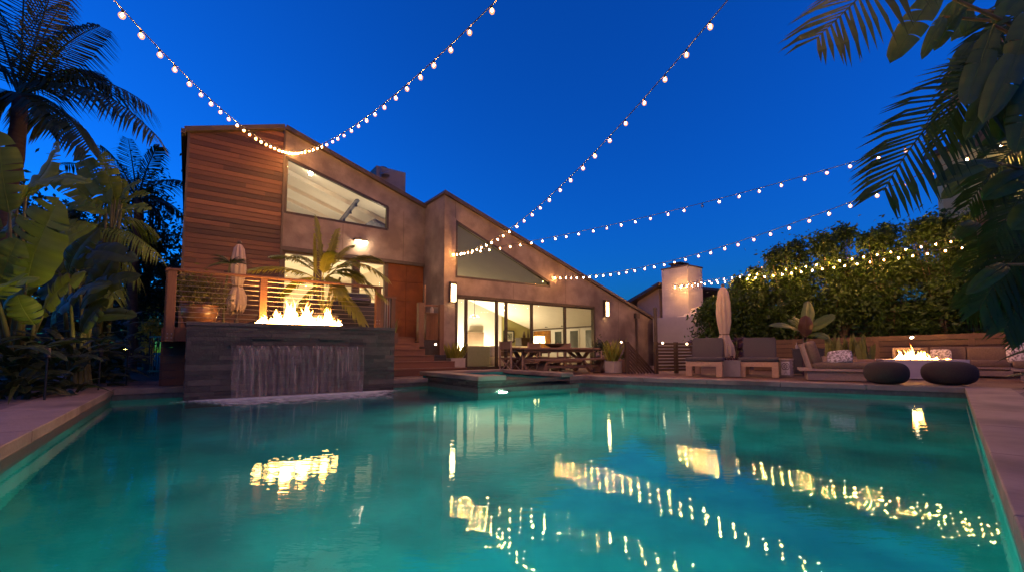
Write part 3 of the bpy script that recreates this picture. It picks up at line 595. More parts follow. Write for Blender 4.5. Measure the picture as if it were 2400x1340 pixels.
# added lights, kept out of view, that brighten the rooms
def room_fill(p, r, mat, nrm=-Z): return disc_light('room_fill', p, nrm, r, mat, hs)
def added_uplight(p, r, mat): return disc_light('added_uplight', p, Z, r, mat, hs)
for u, v in ((3.4, 8.3), (5.0, 8.4), (6.6, 8.4)): added_uplight(G(u, v, .12), .18, S['added_uplight'])
for u, v in ((10.2, 7.3), (10.2, 5.9), (10.2, 3.0)): added_uplight(G(u, v, 2.09), .09, S['added_uplight'])
for u, v in ((-4.2, 2.6), (-3.0, 5.2), (-2.2, 2.6)): added_uplight(G(u, v, 1.12), .12, S['room_fill'])
for u, v in ((-4.2, 2.4), (-3.0, 5.0), (-2.0, 2.6), (-4.2, 6.5)): added_uplight(G(u, v, 4.60), .14, S['room_fill_dim'])
p = Pv(728, 407, 3.0); m = MB(); m.lathe([(.001, -.07), (.05, -.05), (.07, 0), (.05, .05), (.001, .07)], p, 10); tag(build('ceiling_spotlight', m, emit('spot_glow', (1, .86, .62), 100)), 'small bright ceiling spotlight seen through the upper gable window', 'spotlight')
# inside the upper room: track beam and a dark stone chimney breast
m = MB(); a = Pv(792, 528, 4.2); b = Pv(852, 452, 3.2); m.bar(a, b, .12, .10); 
tb = tag(build('track_rail', m, S['artgrey']), 'dark diagonal track rail under the ceiling of the upper room', 'track light')
for t in (.25, .5, .72): m = MB(); p = a.lerp(b, t); m.tube([p - Z * .04, p - Z * .17], [.03, .05], 8); build('spot_head', m, S['black'], tb)
c0 = uz(852, 540, 3.4)[0]; c1 = uz(905, 540, 3.4)[0]; m = MB(); m.prism([(c0, 4.56), (c1, 4.56), (c1, 5.28), (c0 + .28, 5.42), (c0, 5.18)], HF, 3.4, 4.0); tag(build('stone_sculpture', m, S['artgrey'], bevel=.03), 'dark grey stone block standing inside the upper gable window', 'sculpture')
# ---- right room contents
def fbox(name, label, cat, p0, p1, d, z0, z1, dep, mat, e=None, parent=None):
    pass
def at(px, d, z=0): r = ray(px, 800); p = CAMP + r * (d / r.y); return Vec((p.x, p.y, z))
# armchair seen from behind
ac = thing('armchair', 'sage green armchair with its back against the glass door', 'armchair', at(1105, 16.2)); f = frame(at(1105, 16.2), TH)
m = MB(); m.cushion((-.55, -.42, .08), (.55, -.22, .82), f, 6); build('backrest', m, S['sage'], ac, smooth=True)
m = MB(); m.cushion((-.55, -.3, .08), (.55, .5, .45), f, 6); build('seat', m, S['sage'], ac, smooth=True)
for s in (-1, 1): m = MB(); m.cushion((s * .5 - .1, -.35, .08), (s * .5 + .1, .5, .62), f, 6); build('armrest', m, S['sage'], ac, smooth=True)
so = thing('sofa', 'cream sectional sofa behind the glass door', 'sofa', at(1195, 18)); f = frame(at(1195, 18), TH)
m = MB(); m.cushion((-1.2, -.5, .06), (1.6, .5, .44), f, 7); build('seat', m, S['cream'], so, smooth=True)
m = MB(); m.cushion((-1.2, .35, .2), (1.6, .65, .85), f, 7); build('backrest', m, S['cream'], so, smooth=True)
m = MB(); m.cushion((.5, -1.2, .06), (1.5, .2, .42), f, 7); build('chaise', m, S['cream'], so, smooth=True)
for px, d, mt, lb in ((1143, 17.2, 'bluegrey', 'blue-grey cushion on the cream sofa'), (1166, 17.4, 'whitefab', 'white cushion on the cream sofa by the door frame'), (1186, 17.6, 'taupe', 'tan cushion on the cream sofa')):
    m = MB(); m.cushion((-.32, -.1, -.22), (.32, .1, .22), frame(at(px, d, .62), TH), 2.6); tag(build('cushion', m, S[mt], smooth=True), lb, 'cushion', 'cushions on the cream sofa')
sb = thing('sideboard', 'low dark cabinet with shelves against the back wall inside', 'cabinet', at(1232, 22)); f = frame(at(1232, 22), TH)
m = MB(); m.box((-.45, -.25, 0), (.75, .25, 1.25), f); build('body', m, S['darkbrown'], sb, bevel=.01); m = MB(); m.box((-.5, -.3, 1.25), (.8, .3, 1.3), f); build('top', m, S['darkbrown'], sb, bevel=.01)
m = MB(); m.lathe([(.05, 1.3), (.09, 1.38), (.05, 1.5), (.03, 1.62)], f[0] - U * .1, 10); m.lathe([(.04, 1.3), (.05, 1.4), (.02, 1.7)], f[0] + U * .15, 10); tag(build('vase', m, S['darkbrown'], smooth=True), 'slim dark vase on top of the cabinet inside', 'vase')
r = ray(1272, 790); o = G(10.44, 0); p = CAMP + r * ((o - CAMP).dot(U) / r.dot(U)); vv = (p - O).dot(V)
m = MB(); m.box((vv - .75 , -.04, .55), (vv + .85, -.004, 1.88), (G(10.44, 0), V, U, Z)); tag(build('wall_art', m, S['amber']), 'large amber and brown abstract painting behind the table lamp', 'painting')
pf = thing('picture', 'small framed print with pale mat hanging on the olive wall', 'picture', Pv(1192, 786, 8.97)); a = uz(1181, 800, 8.97); b = uz(1204, 775, 8.97)
m = MB(); pframe(m, [(a[0], a[1]), (b[0], a[1]), (b[0], b[1]), (a[0], b[1])], 8.97, .07, .05); build('frame', m, S['black'], pf)
m = MB(); m.box((a[0], 8.97, a[1]), (b[0], 8.99, b[1]), HF); build('mat', m, S['paper'], pf); m = MB(); m.box((a[0] + .14, 8.96, a[1] + .14), (b[0] - .14, 8.969, b[1] - .14), HF); build('print', m, S['print'], pf)
lp = thing('table_lamp', 'lit table lamp with a white drum shade inside the glass doors', 'lamp', at(1264, 18.6, .75)); c = at(1264, 18.6, 0)
m = MB(); m.lathe([(.24, .98), (.22, 1.26)], c, 20); build('lamp_shade', m, S['shade'], lp, smooth=True); m = MB(); m.lathe([(.09, .60), (.10, .62), (.02, .68), (.025, .98)], c, 10); build('stem', m, S['darkbrown'], lp)
st = thing('side_table', 'dark side table under the lit table lamp', 'table', c); m = MB(); m.box((-.35, -.3, .55), (.35, .3, .6), frame(c, TH)); build('tabletop', m, S['darkbrown'], st)
for x, y in ((-.3, -.25), (.3, -.25), (.3, .25), (-.3, .25)): m = MB(); m.box((x - .025, y - .025, 0), (x + .025, y + .025, .55), frame(c, TH)); build('leg', m, S['darkbrown'], st)
# hearth on the white wall
fu0, fz0 = uz(1096, 815, 8.96); fu1, fz1 = uz(1132, 778, 8.96); fp = thing('fireplace', 'pale fireplace surround with a dark firebox on the white wall inside', 'fireplace', G((fu0 + fu1) / 2, 8.9, 0))
m = MB(); m.box((fu0, 8.86, .03), (fu0 + .55, 8.999, fz1), HF); m.box((fu1 - .5, 8.86, .03), (fu1, 8.999, fz1), HF); m.box((fu0 + .55, 8.86, fz1 - .3), (fu1 - .5, 8.999, fz1), HF); build('surround', m, S['taupe'], fp); m = MB(); m.box((fu0 + .55, 8.93, .03), (fu1 - .5, 8.998, fz1 - .3), HF); build('firebox', m, S['black'], fp)
cl = thing('chandelier', 'small branching chandelier hanging in the white room', 'chandelier', Pv(1112, 738, 6)); p = Pv(1112, 740, 6); m = MB(); m.tube([p, p + Z * 1.6], .012, 6); build('rod', m, S['black'], cl)
m = MB()
for k in range(7): an = k * 2 * PI / 7; m.tube([p, p + Vec((math.cos(an) * .2, math.sin(an) * .2, -.04 + .08 * (k % 2)))], .01, 5)
build('arm', m, S['black'], cl)
m = MB()
for k in range(7): an = k * 2 * PI / 7; m.lathe([(.001, -.03), (.03, 0), (.001, .03)], p + Vec((math.cos(an) * .2, math.sin(an) * .2, -.04 + .08 * (k % 2))), 8)
build('globes', m, emit('globe_glow', (1, .8, .5), 14), cl)
# ------------------------------------------------------------------ wall lamps
def sconce(px, y0, y1, label):
    u, z1 = uz(px, y0, 0); _, z0 = uz(px, y1, 0); t = thing('wall_lamp', label, 'wall lamp', G(u, 0, z0), group='tall sconces on the stucco wall')
    m = MB(); m.box((u - .10, -.045, z0 - .03), (u + .10, -.003, z1 + .09), HF); m.box((u - .105, -.17, z1), (u + .105, -.045, z1 + .09), HF); m.box((u - .105, -.17, z0 - .03), (u - .09, -.045, z1), HF); m.box((u + .09, -.17, z0 - .03), (u + .105, -.045, z1), HF); 
    build('housing', m, S['trim'], t); m = MB(); m.box((u - .088, -.15, z0), (u + .088, -.05, z1 - .002), HF); build('diffuser', m, S['sconce'], t, bevel=.01)
sconce(1058, 668, 706, 'tall glowing wall sconce beside the stairs end of the sliding doors')
sconce(1417, 708, 740, 'tall glowing wall sconce between the sliding doors and the downpipe')
u, z = uz(842, 570, 1.5); t = thing('floodlight', 'bright floodlight on the stucco band above the deck doors', 'floodlight', G(u, 1.5, z))
m = MB(); m.lathe([(.06, -.02), (.07, .12), (.05, .16)], G(u, 1.42, z), 10); m.box((u - .2, 1.30, z + .05), (u + .2, 1.5, z + .11), HF); build('housing', m, S['trim'], t)
m = MB(); m.lathe([(.001, -.09), (.07, -.07), (.10, -.02), (.10, .03)], G(u - .06, 1.36, z), 12); m.lathe([(.001, -.09), (.07, -.07), (.10, -.02), (.10, .03)], G(u + .12, 1.36, z), 12); build('lens', m, S['flood'], t, smooth=True)
# ------------------------------------------------------------------ raised deck, railing, stairs
DZ = 1.05
dk = thing('raised_deck', 'raised wooden deck of dark boards behind the slate wall', 'deck', G(-5, -1, 0))
m = MB(); rg = random.Random(9); v = -2.9
while v < 1.5:
    m.box((-7.34, v + .003, DZ - .035), (-1.55 if v > -.15 else -3.1, min(v + .14, 1.5) - .003, DZ), HF, rg.random()); v += .14
build('floor', m, S['deckwood'], dk)
m = MB(); m.box((-7.36, -2.93, DZ - .25), (-3.1, -2.89, DZ - .02), HF); m.box((-7.38, -2.93, DZ - .25), (-7.34, 1.5, DZ - .02), HF); build('fascia', m, S['stairwood'], dk)
m = MB(); z = .0
while z < DZ - .28:
    m.box((-7.36, -2.42 + rg.random() * .004, z), (-3.2, -2.38, z + .135), HF, rg.random()); m.box((-7.40, -2.40, z), (-7.36, 1.5, z + .135), HF, rg.random()); z += .14
build('skirt', m, S['stairwood'], dk)
rl = thing('deck_railing', 'wooden deck railing with thin horizontal steel cables and orange-lit posts', 'railing', G(-5.4, -2.95, DZ))
RV = -2.96
for px, y1, wd in ((402, 800, .125), (617, 760, .125), (886, 765, .115)):
    u = uz(px, 690, RV)[0]; zb = uz(px, y1, RV)[1]; m = MB(); m.box((u - wd / 2, RV - .05, min(zb, DZ - .2)), (u + wd / 2, RV + .06, 2.03), HF); p = build('post', m, S['postwood'], rl, bevel=.006)
    m = MB()
    for dx, dz in ((-.028, .06), (.028, .06), (-.028, .13), (.028, .13)): m.box((u + dx - .009, RV - .056, zb + dz), (u + dx + .009, RV - .05, zb + dz + .018), HF)
    build('bolt_plate', m, S['cable'], p)
u0 = uz(393, 640, RV)[0]; u1 = uz(890, 680, RV)[0]
m = MB(); m.box((u0 - .02, RV - .075, 2.03), (u1 + .05, RV + .075, 2.07), HF, .3); build('top_rail', m, S['railwood'], rl, bevel=.005)
m = MB(); m.box((u0 - .02, RV + .02, DZ - .25), (u0 + .08, RV + .13, 2.03), HF); build('corner_post', m, S['darkwood'], rl, bevel=.006)
m = MB(); m.box((u0 - .04, RV + .13, 2.03), (u0 + .05, 1.45, 2.07), HF, .3); build('side_rail', m, S['railwood'], rl, bevel=.005)
for k in range(10):
    z = DZ + .09 + k * .092; m = MB(); m.tube([G(u0, RV, z), G(u1, RV, z)], .0045, 5); build('cable', m, S['cable'], rl)
for k in range(10):
    z = DZ + .09 + k * .092; m = MB(); m.tube([G(u0, RV + .1, z), G(u0, 1.45, z)], .0045, 5); build('cable', m, S['cable'], rl)
rr = thing('return_railing', 'short dark railing return at the end of the deck beside the stairs', 'railing', G(u1, RV, DZ))
ua = uz(893, 720, RV + .3)[0]; ub = uz(924, 720, RV + .3)[0]
m = MB(); m.box((ua - .04, RV + .25, DZ - .2), (ua + .05, RV + .35, 1.86), HF); build('post', m, S['darkwood'], rr); m = MB(); m.box((ub - .08, RV + .25, DZ - .5), (ub + .01, RV + .35, 1.86), HF); build('post', m, S['darkwood'], rr)
m = MB(); m.box((ua - .06, RV + .23, 1.86), (ub + .03, RV + .37, 1.90), HF); build('top_rail', m, S['railwood'], rr)
for k in range(5): u = ua + (ub - ua) * (k + .8) / 5.8; m = MB(); m.box((u - .008, RV + .29, DZ), (u + .008, RV + .31, 1.86), HF); build('baluster', m, S['cable'], rr)
# stairs
sr = thing('stairs', 'broad dark wooden steps climbing from the terrace to the deck', 'stairs', G(-1.8, -1.2, 0))
ends = [-.62, -.85, -1.35, -1.5, -1.55, -1.55]
for i in range(6):
    z0, z1 = i * .175, (i + 1) * .175; v0 = -1.85 + i * .29; m = MB(); z_ = max(z0 - .02, -.01)
    m.box((-3.15, v0 + .02, z_), (ends[i], v0 + .06, z1 - .04), HF, rg.random()); m.box((-3.15, v0, z1 - .04), (ends[i], v0 + .15, z1), HF, rg.random()); m.box((-3.15, v0 + .155, z1 - .04), (ends[i], v0 + .34, z1), HF, rg.random())
    m.box((ends[i] - .03, v0 + .06, z_), (ends[i], 1.4, z1 - .04), HF, rg.random())
    if i < 3: m.box((ends[i] - .9, v0 + .34, z1 - .042), (ends[i], 1.4, z1 - .002), HF, rg.random())
    build('step', m, S['stairwood'], sr, bevel=.004)
lr = thing('landing_railing', 'two rustic timber posts with a thin rail around the cedar cabinet at the stair head', 'railing', G(-1.6, -.5, DZ))
def vbar(px, y0, y1, v, w, mat, parent, name='post'):
    u, z1 = uz(px, y0, v); _, z0 = uz(px, y1, v); m = MB(); m.box((u - w / 2, v - w / 2, z0), (u + w / 2, v + w / 2, z1), HF); return build(name, m, mat, parent, bevel=.008)
vbar(986, 709, 812, -.55, .17, S['darkwood'], lr); vbar(1034, 713, 832, -.75, .14, S['darkwood'], lr)
a = uz(986, 712, -.6); b = uz(1034, 714, -.6); m = MB(); m.box((a[0], -.63, a[1] - .05), (b[0], -.57, a[1]), HF); build('top_rail', m, S['railwood'], lr)
a = uz(998, 795, -.45); b = uz(1028, 736, -.45); cb = thing('cedar_cabinet', 'box of upright orange cedar boards standing at the stair head', 'cabinet', G((a[0] + b[0]) / 2, -.3, a[1])); rg = random.Random(4); m = MB(); k = a[0]
while k < b[0] - .02: m.box((k + .002, -.45, a[1]), (min(k + .085, b[0]) - .002, -.42, b[1]), HF, rg.random()); k += .085
m.box((a[0], -.42, a[1]), (b[0], .1, b[1] - .01), HF); build('body', m, S['postwood'], cb); m = MB(); m.box((a[0] - .03, -.49, b[1]), (b[0] + .03, .12, b[1] + .035), HF); build('lid', m, S['postwood'], cb, bevel=.004)
p = Pv(1012, 736, -.3); bt = thing('bottle', 'pale bottle standing on the cedar cabinet', 'bottle', p); m = MB(); m.lathe([(.05, 0), (.055, .03), (.055, .17), (.02, .24), (.02, .3)], p, 10); build('body', m, S['whitepot'], bt, smooth=True)
vbar(996, 668, 735, -.2, .05, S['darkwood'], None).name = 'timber_pole'; tag(bpy.data.objects['timber_pole'], 'thin weathered pole leaning up behind the cedar cabinet', 'pole')
sl = disc_light('step_light', Pv(1021, 806, -.42) , -V - Z * .3, .035, S['steplight']); tag(sl, 'small round step light glowing under the cedar cabinet', 'step light', 'small round lights on steps and fences')
# ------------------------------------------------------------------ plant makers
def frond(m, B, Tp, sag, n, L, w, rng, ang=.75, droop=.35, stalk=.12, up=Z, rad=.014, mid=None, two=True, a0=.5, fold=0.):
    """one feather palm leaf: rachis B -> Tp bowed by sag, n leaflets a side"""
    B = Vec(B); Tp = Vec(Tp); c = (B + Tp) / 2 + Vec((0, 0, sag)) if mid is None else Vec(mid)
    P = lambda t: B * (1 - t) ** 2 + c * 2 * t * (1 - t) + Tp * t * t
    pts = [P(i / 10) for i in range(11)]; m.tube(pts, [rad * (1 - .8 * i / 10) for i in range(11)], 5, .9)
    for i in range(n):
        t = stalk + (1 - stalk) * (i + .5) / n; p = P(t); T = (P(min(1, t + .02)) - P(t - .02)).normalized(); sd = T.cross(up)
        if sd.length < .05: sd = T.cross(Vec((1, 0, 0)))
        sd.normalize(); nrm = sd.cross(T); s_ = (t - stalk) / (1 - stalk); ll = L * (.35 + .65 * math.sin(PI * min(1, .18 + .80 * s_)) ** .8) * rng.uniform(.9, 1.08)
        for k in ((-1, 1) if two else (1,)):
            an = ang * (1 - .35 * s_) + rng.uniform(-.06, .06); d = (sd * k * math.sin(an * 1.15) + T * math.cos(an * 1.15) + nrm * (fold + rng.uniform(-.08, .08))).normalized()
            q1 = p + d * ll * .55 + Vec((0, 0, -droop * ll * .16)); q2 = p + d * ll * .93 + Vec((0, 0, -droop * ll * .62)); wv = T * w / 2
            wv = (d.cross(nrm)).normalized() * w / 2
            a = a0 + rng.uniform(-.3, .3); m.add([p - wv * .5, p + wv * .5, q1 + wv, q1 - wv, q2], [(0, 1, 2, 3), (3, 2, 4)], a)
def paddle(m, B, Tp, w, N, rng, arc=.1, rag=.3, root=None, n=14, droop=.0, a0=.5, petr=.02, wave=.06):
    """banana-like leaf blade from B to Tp; N is roughly where its face points"""
    B = Vec(B); Tp = Vec(Tp); ax = Tp - B; Ln = ax.length; T0 = ax.normalized(); N = (Vec(N) - T0 * Vec(N).dot(T0)).normalized()
    P = lambda t: B + ax * t + N * (arc * Ln * 4 * t * (1 - t)) * .5 - Z * droop * Ln * t * t
    prof = lambda t: (max(0, 1 - (2 * (t ** .85) - 1) ** 2)) ** .55
    hw = w / 2
    for sgn in (-1, 1):
        groups = [0]
        for i in range(2, n - 1):
            if rng.random() < rag * .35: groups.append(i)
        groups.append(n)
        for gi in range(len(groups) - 1):
            i0, i1 = groups[gi], groups[gi + 1]; bend = rng.uniform(-.35, .25) * rag; slide = rng.uniform(-.03, .03) * rag * Ln; base = len(m.v); cols = 4
            for i in range(i0, i1 + 1):
                t = i / n; p = P(t); T = (P(min(1, t + .02)) - P(max(0, t - .02))).normalized(); S_ = T.cross(N).normalized() * sgn; N2 = S_.cross(T) * sgn; h_ = hw * prof(t) + .002
                gap = 0
                if i == i0 and gi > 0: gap = .016 * Ln
                if i == i1 and gi < len(groups) - 2: gap = -.016 * Ln
                for c in range(cols + 1):
                    q = c / cols; m.v.append(tuple(p + S_ * h_ * q + T * (gap * q + slide * q + .12 * h_ * q * q) + N2 * h_ * (.30 * q - (.34 - bend) * q * q + wave * math.sin(i * 1.1 + gi) * q)))
            for i in range(i1 - i0):
                for c in range(cols):
                    a = base + i * (cols + 1) + c; m.f.append([a, a + 1, a + cols + 2, a + cols + 1]); m.a.append(min(1, max(0, a0 + .17 * ((i + i0) % 2) + (.08 if sgn > 0 else -.06) + rng.uniform(-.05, .05)))); m.m.append(m.mi)
    pts = [P(i / 8) for i in range(9)]; m.tube(pts, [petr * (1 - .8 * i / 8) for i in range(9)], 5, 1.0)
    if root is not None:
        root = Vec(root); c = (root + B) / 2 + T0 * -.05 * (B - root).length + Vec((0, 0, .05))
        m.tube([root.lerp(c, i / 4).lerp(c.lerp(B, i / 4), i / 4) for i in range(5)], [petr * 1.9, petr * 1.7, petr * 1.4, petr * 1.2, petr], 6, .9)
def strap(m, B, d, L, w, rng, droop=.2, a=.5, n=4, face=None):
    B = Vec(B); d = Vec(d).normalized(); sd = d.cross(Vec((rng.uniform(-1, 1), rng.uniform(-1, 1), .2)) if face is None else Vec(face)).normalized(); base = len(m.v)
    for i in range(n + 1):
        t = i / n; p = B + d * L * t - Z * droop * L * t * t; h = w / 2 * (math.sin(PI * (.22 + .78 * t)) ** .7 if t < 1 else .02); m.v.append(tuple(p - sd * h)); m.v.append(tuple(p + sd * h))
    for i in range(n): q = base + 2 * i; m.f.append([q, q + 1, q + 3, q + 2]); m.a.append(a); m.m.append(m.mi)
def leafcloud(m, c, rad, n, size, rng, clumps=14, cs=.42, flat=.0, asp=.45, dn=.25):
    c = Vec(c); cl = []
    for k in range(clumps):
        while 1:
            p = Vec((rng.uniform(-1, 1), rng.uniform(-1, 1), rng.uniform(-1, 1)))
            if p.length <= 1: break
        p = p * (.55 + .45 * rng.random()) if p.length > 1e-3 else p
        cl.append((Vec((c.x + p.x * rad[0], c.y + p.y * rad[1], c.z + p.z * rad[2])), rng.uniform(.55, 1.15), rng.random()))
    R0 = min(rad[0], rad[1], rad[2] * 1.2) * cs
    for i in range(n):
        q, s, sh = cl[i % clumps] if rng.random() < .86 else (Vec((c.x + rng.gauss(0, .5) * rad[0], c.y + rng.gauss(0, .5) * rad[1], c.z + rng.gauss(0, .5) * rad[2])), .6, .5)
        o = Vec((rng.gauss(0, 1), rng.gauss(0, 1), rng.gauss(0, .8))); o = o.normalized() * (rng.random() ** .45) * R0 * s * 1.25
        p = q + o; d = Vec((rng.uniform(-1, 1), rng.uniform(-1, 1), rng.uniform(-1, .6) - dn)).normalized(); e = d.cross(Vec((rng.uniform(-1, 1), rng.uniform(-1, 1), rng.uniform(-1, 1)))).normalized(); L = size * rng.uniform(.6, 1.3)
        a = min(1, max(0, sh * .6 + rng.random() * .5)); m.add([p, p + d * L * .45 + e * L * asp / 2, p + d * L, p + d * L * .45 - e * L * asp / 2], [(0, 1, 2, 3)], a)
    return cl
# ------------------------------------------------------------------ string lights
bm_ = MB(); bm_.lathe([(.001, -.047), (.022, -.040), (.033, -.020), (.035, -.003), (.026, .014), (.012, .024)], (0, 0, 0), 10); bm_.mi = 1; bm_.lathe([(.013, .022), (.014, .055), (.006, .064)], (0, 0, 0), 6); bm_.mi = 2; bm_.lathe([(.001, -.024), (.012, -.012), (.013, .0), (.007, .012), (.001, .014)], (0, 0, 0), 5)
def bulb_mesh(core, glass):
    me = bpy.data.meshes.new('bulb'); me.from_pydata(bm_.v, [], bm_.f)
    for m_ in (glass, S['wire'], core): me.materials.append(m_)
    me.polygons.foreach_set('material_index', bm_.m); me.polygons.foreach_set('use_smooth', [True] * len(me.polygons)); me.update(); return me
BM_ON, BM_OFF = bulb_mesh(S['bulb'], S['haloglass']), bulb_mesh(S['bulboff'], S['glass'])
def string_light(label, A, E, sag, n, t1=1., off=(), t0=0., jit=5):
    A = Vec(A); E = Vec(E); rg = random.Random(jit); P = lambda t: A + (E - A) * t - Z * 4 * sag * t * (1 - t)
    th = thing('string_light', label, 'string lights', A, group='strings of warm bulbs over the pool')
    N = 60; m = MB(); m.tube([P(t0 + (t1 - t0) * i / N) + Z * .062 for i in range(N + 1)], .0065, 5); build('wire', m, S['wire'], th)
    i = math.ceil(t0 * (n - 1))
    while i / (n - 1) <= t1:
        t = i / (n - 1) + rg.uniform(-.06, .06) / (n - 1); o = bpy.data.objects.new('bulb', BM_OFF if i in off else BM_ON); COL.objects.link(o); o.parent = th; o.location = P(t) - A; o.rotation_euler = (rg.uniform(-.15, .15), rg.uniform(-.15, .15), 0); o.scale = (rg.uniform(.84, .94),) * 3
        if i in off: o['label'] = 'bulb that is not lit'
        i += 1
    return th
aA = Vec((-6.52, 12.78, 6.46)); aC = Vec((-1.91, 14.3, 3.76)); aE = Vec((1.65, 16.9, 3.43))
string_light('string of warm bulbs from the cedar-clad corner of the roof out over the tropical plants', aA, (-4.08, 4.4, 4.13), .32, 22, 1.55)
string_light('string of warm bulbs from the cedar-clad corner up across the middle of the sky', aA, (-.22, 4.5, 4.24), .40, 25, 1.4)
string_light('string of warm bulbs from beside the low gable window rising steeply into the sky', aC, (2.27, 4.8, 4.32), .64, 28, 1.32)
string_light('string of warm bulbs from beside the low gable window to the hanging palm frond', aC, (7.19, 7.6, 4.23),      .24, 30.5, 1.3, off=(20,))
string_light('string of warm bulbs from the tip of the low gable window over the white chimney', aE, (6.21, 7.4, 3.26), .40, 29, 1.25)
hA = Q(1582, 671, 19.2)
def hedge_string(label, P1, P2, n, more=1.1):
    string_light(label, P1, P2, .05, n, more, t0=-.0)
hedge_string('upper string of warm bulbs draped along the tall hedge', hA, Vec((12.03, 11.5, 3.58)), 29, 1.2)
hedge_string('lower string of warm bulbs threaded through the hedge leaves', hA - Z * .05, Q(2214, 588, 10.9), 29, 1.12)

# ------------------------------------------------------------------ deck things
def closed_umbrella(label, base, ztop, zlow, rmax, mat, tie=.40, seed=1, pole_z0=0.):
    t = thing('umbrella', label, 'umbrella', base); b = Vec((base[0], base[1], 0)); Hh = ztop - zlow; rg = random.Random(seed); ph = rg.random() * 6
    prof = [(.012, 1.0), (.05, .985), (.10, .93), (.13, .8), (.145, .66), (.135, .52), (.10, tie + .03), (.088, tie), (.11, tie - .04), (.165, .22), (.18, .10), (.15, .0), (.06, .05)]
    m = MB(); m.lathe([(r * rmax / .16, zlow + Hh * z) for r, z in prof], b, 64, .5, lambda a, z: .86 + .42 * abs(math.sin(4 * a + ph + .35 * math.sin(z * 4))) ** .8 - .10 + .06 * math.sin(13 * a + z * 9) + (.12 * math.sin(3 * a + ph) if z < zlow + Hh * .2 else 0))
    nn = 64
    for i, (x, y, z) in enumerate(m.v):
        if z < zlow + .07 * Hh: a = math.atan2(y - b.y, x - b.x); m.v[i] = (x, y, z + .07 * math.sin(8 * a + 1) + .05 * math.sin(3 * a))
    build('canopy', m, S[mat], t, smooth=True)
    m = MB(); m.lathe([(rmax * .66, zlow + Hh * tie - .015), (rmax * .68, zlow + Hh * tie), (rmax * .66, zlow + Hh * tie + .015)], b, 24); build('tie_strap', m, S['taupe'], t)
    m = MB(); m.tube([b + Z * pole_z0, b + Z * (ztop + .02)], .022, 8); build('pole', m, S['trim'], t)
    m = MB(); m.lathe([(.02, ztop), (.05, ztop + .02), (.05, ztop + .05), (.02, ztop + .08)], b, 12); build('finial', m, S['trim'], t)
    m = MB(); m.lathe([(.24, 0), (.24, .05), (.05, .09), (.04, .3)], (b.x, b.y, pole_z0), 16); build('base', m, S['trim'], t); return t
ub = Q(556, 700, 10.3); closed_umbrella('closed beige umbrella on the raised deck in front of the cedar wall', (ub.x, ub.y, DZ), Q(556, 572, 10.3).z, Q(556, 728, 10.3).z, .155, 'canvas', .36, 3, DZ)
# glazed pot with a leafy shrub
pb = Q(468, 752, 8.9); t = thing('potted_shrub', 'large brown glazed pot with a bushy green shrub behind the deck cables', 'potted plant', (pb.x, pb.y, DZ)); c = Vec((pb.x, pb.y, DZ))
m = MB(); m.lathe([(.19, 0), (.24, .08), (.30, .28), (.32, .40), (.30, .44), (.33, .47), (.33, .50), (.27, .50), (.27, .44)], c, 28); build('pot', m, S['glazed'], t, smooth=True)
m = MB(); rg = random.Random(31); leafcloud(m, c + Z * .78, (.42, .42, .34), 1500, .10, rg, 12, .6, asp=.3)
for k in range(6): m.tube([c + Z * .45, c + Z * .8 + Vec((rg.uniform(-.25, .25), rg.uniform(-.25, .25), 0))], .01, 4)
build('foliage', m, mk('shrub_leaf', (.05, .05, .012), (.16, .14, .03), rough=.5, ns=3, av=.6, transl=.3), t)
t = thing('dracaena', 'thin spiky plant rising behind the glazed pot', 'plant', (pb.x - .1, pb.y + .6, DZ)); c = Vec((pb.x - .05, pb.y + .8, DZ)); m = MB(); m.tube([c, c + Vec((0, 0, .9)), c + Vec((.1, 0, 1.5))], [.03, .025, .02], 6); build('stem', m, S['stem'], t)
m = MB()
for k in range(34): a = rg.random() * 6.28; strap(m, c + Vec((.1, 0, 1.5)), (math.cos(a), math.sin(a), rg.uniform(.1, 1.2)), rg.uniform(.35, .6), .03, rg, .5, rg.random())
build('foliage', m, S['leafp'], t)
# low table and chair shapes behind the cables
tp = Q(500, 752, 9.4); t = thing('low_bench', 'low dark bench on the deck beside the glazed pot', 'bench', (tp.x, tp.y, DZ)); f = frame((tp.x, tp.y, DZ), TH); m = MB(); m.box((-.1, -.3, .13), (.7, .2, .18), f); build('seat', m, S['greywood'], t, bevel=.005)
for x in (0, .6): m = MB(); m.box((x - .03, -.25, 0), (x + .03, .15, .13), f); build('leg', m, S['darkwood'], t)
# leaning potted plant strands
rg = random.Random(12); c = Q(545, 748, 9.6); t = thing('fern', 'dark trailing fern below the closed deck umbrella', 'plant', (c.x, c.y, DZ)); m = MB()
for k in range(40): a = rg.random() * 6.28; strap(m, (c.x, c.y, DZ + .05), (math.cos(a), math.sin(a), rg.uniform(.3, 1.5)), rg.uniform(.25, .5), .03, rg, .8, rg.random())
build('foliage', m, S['leafd'], t)
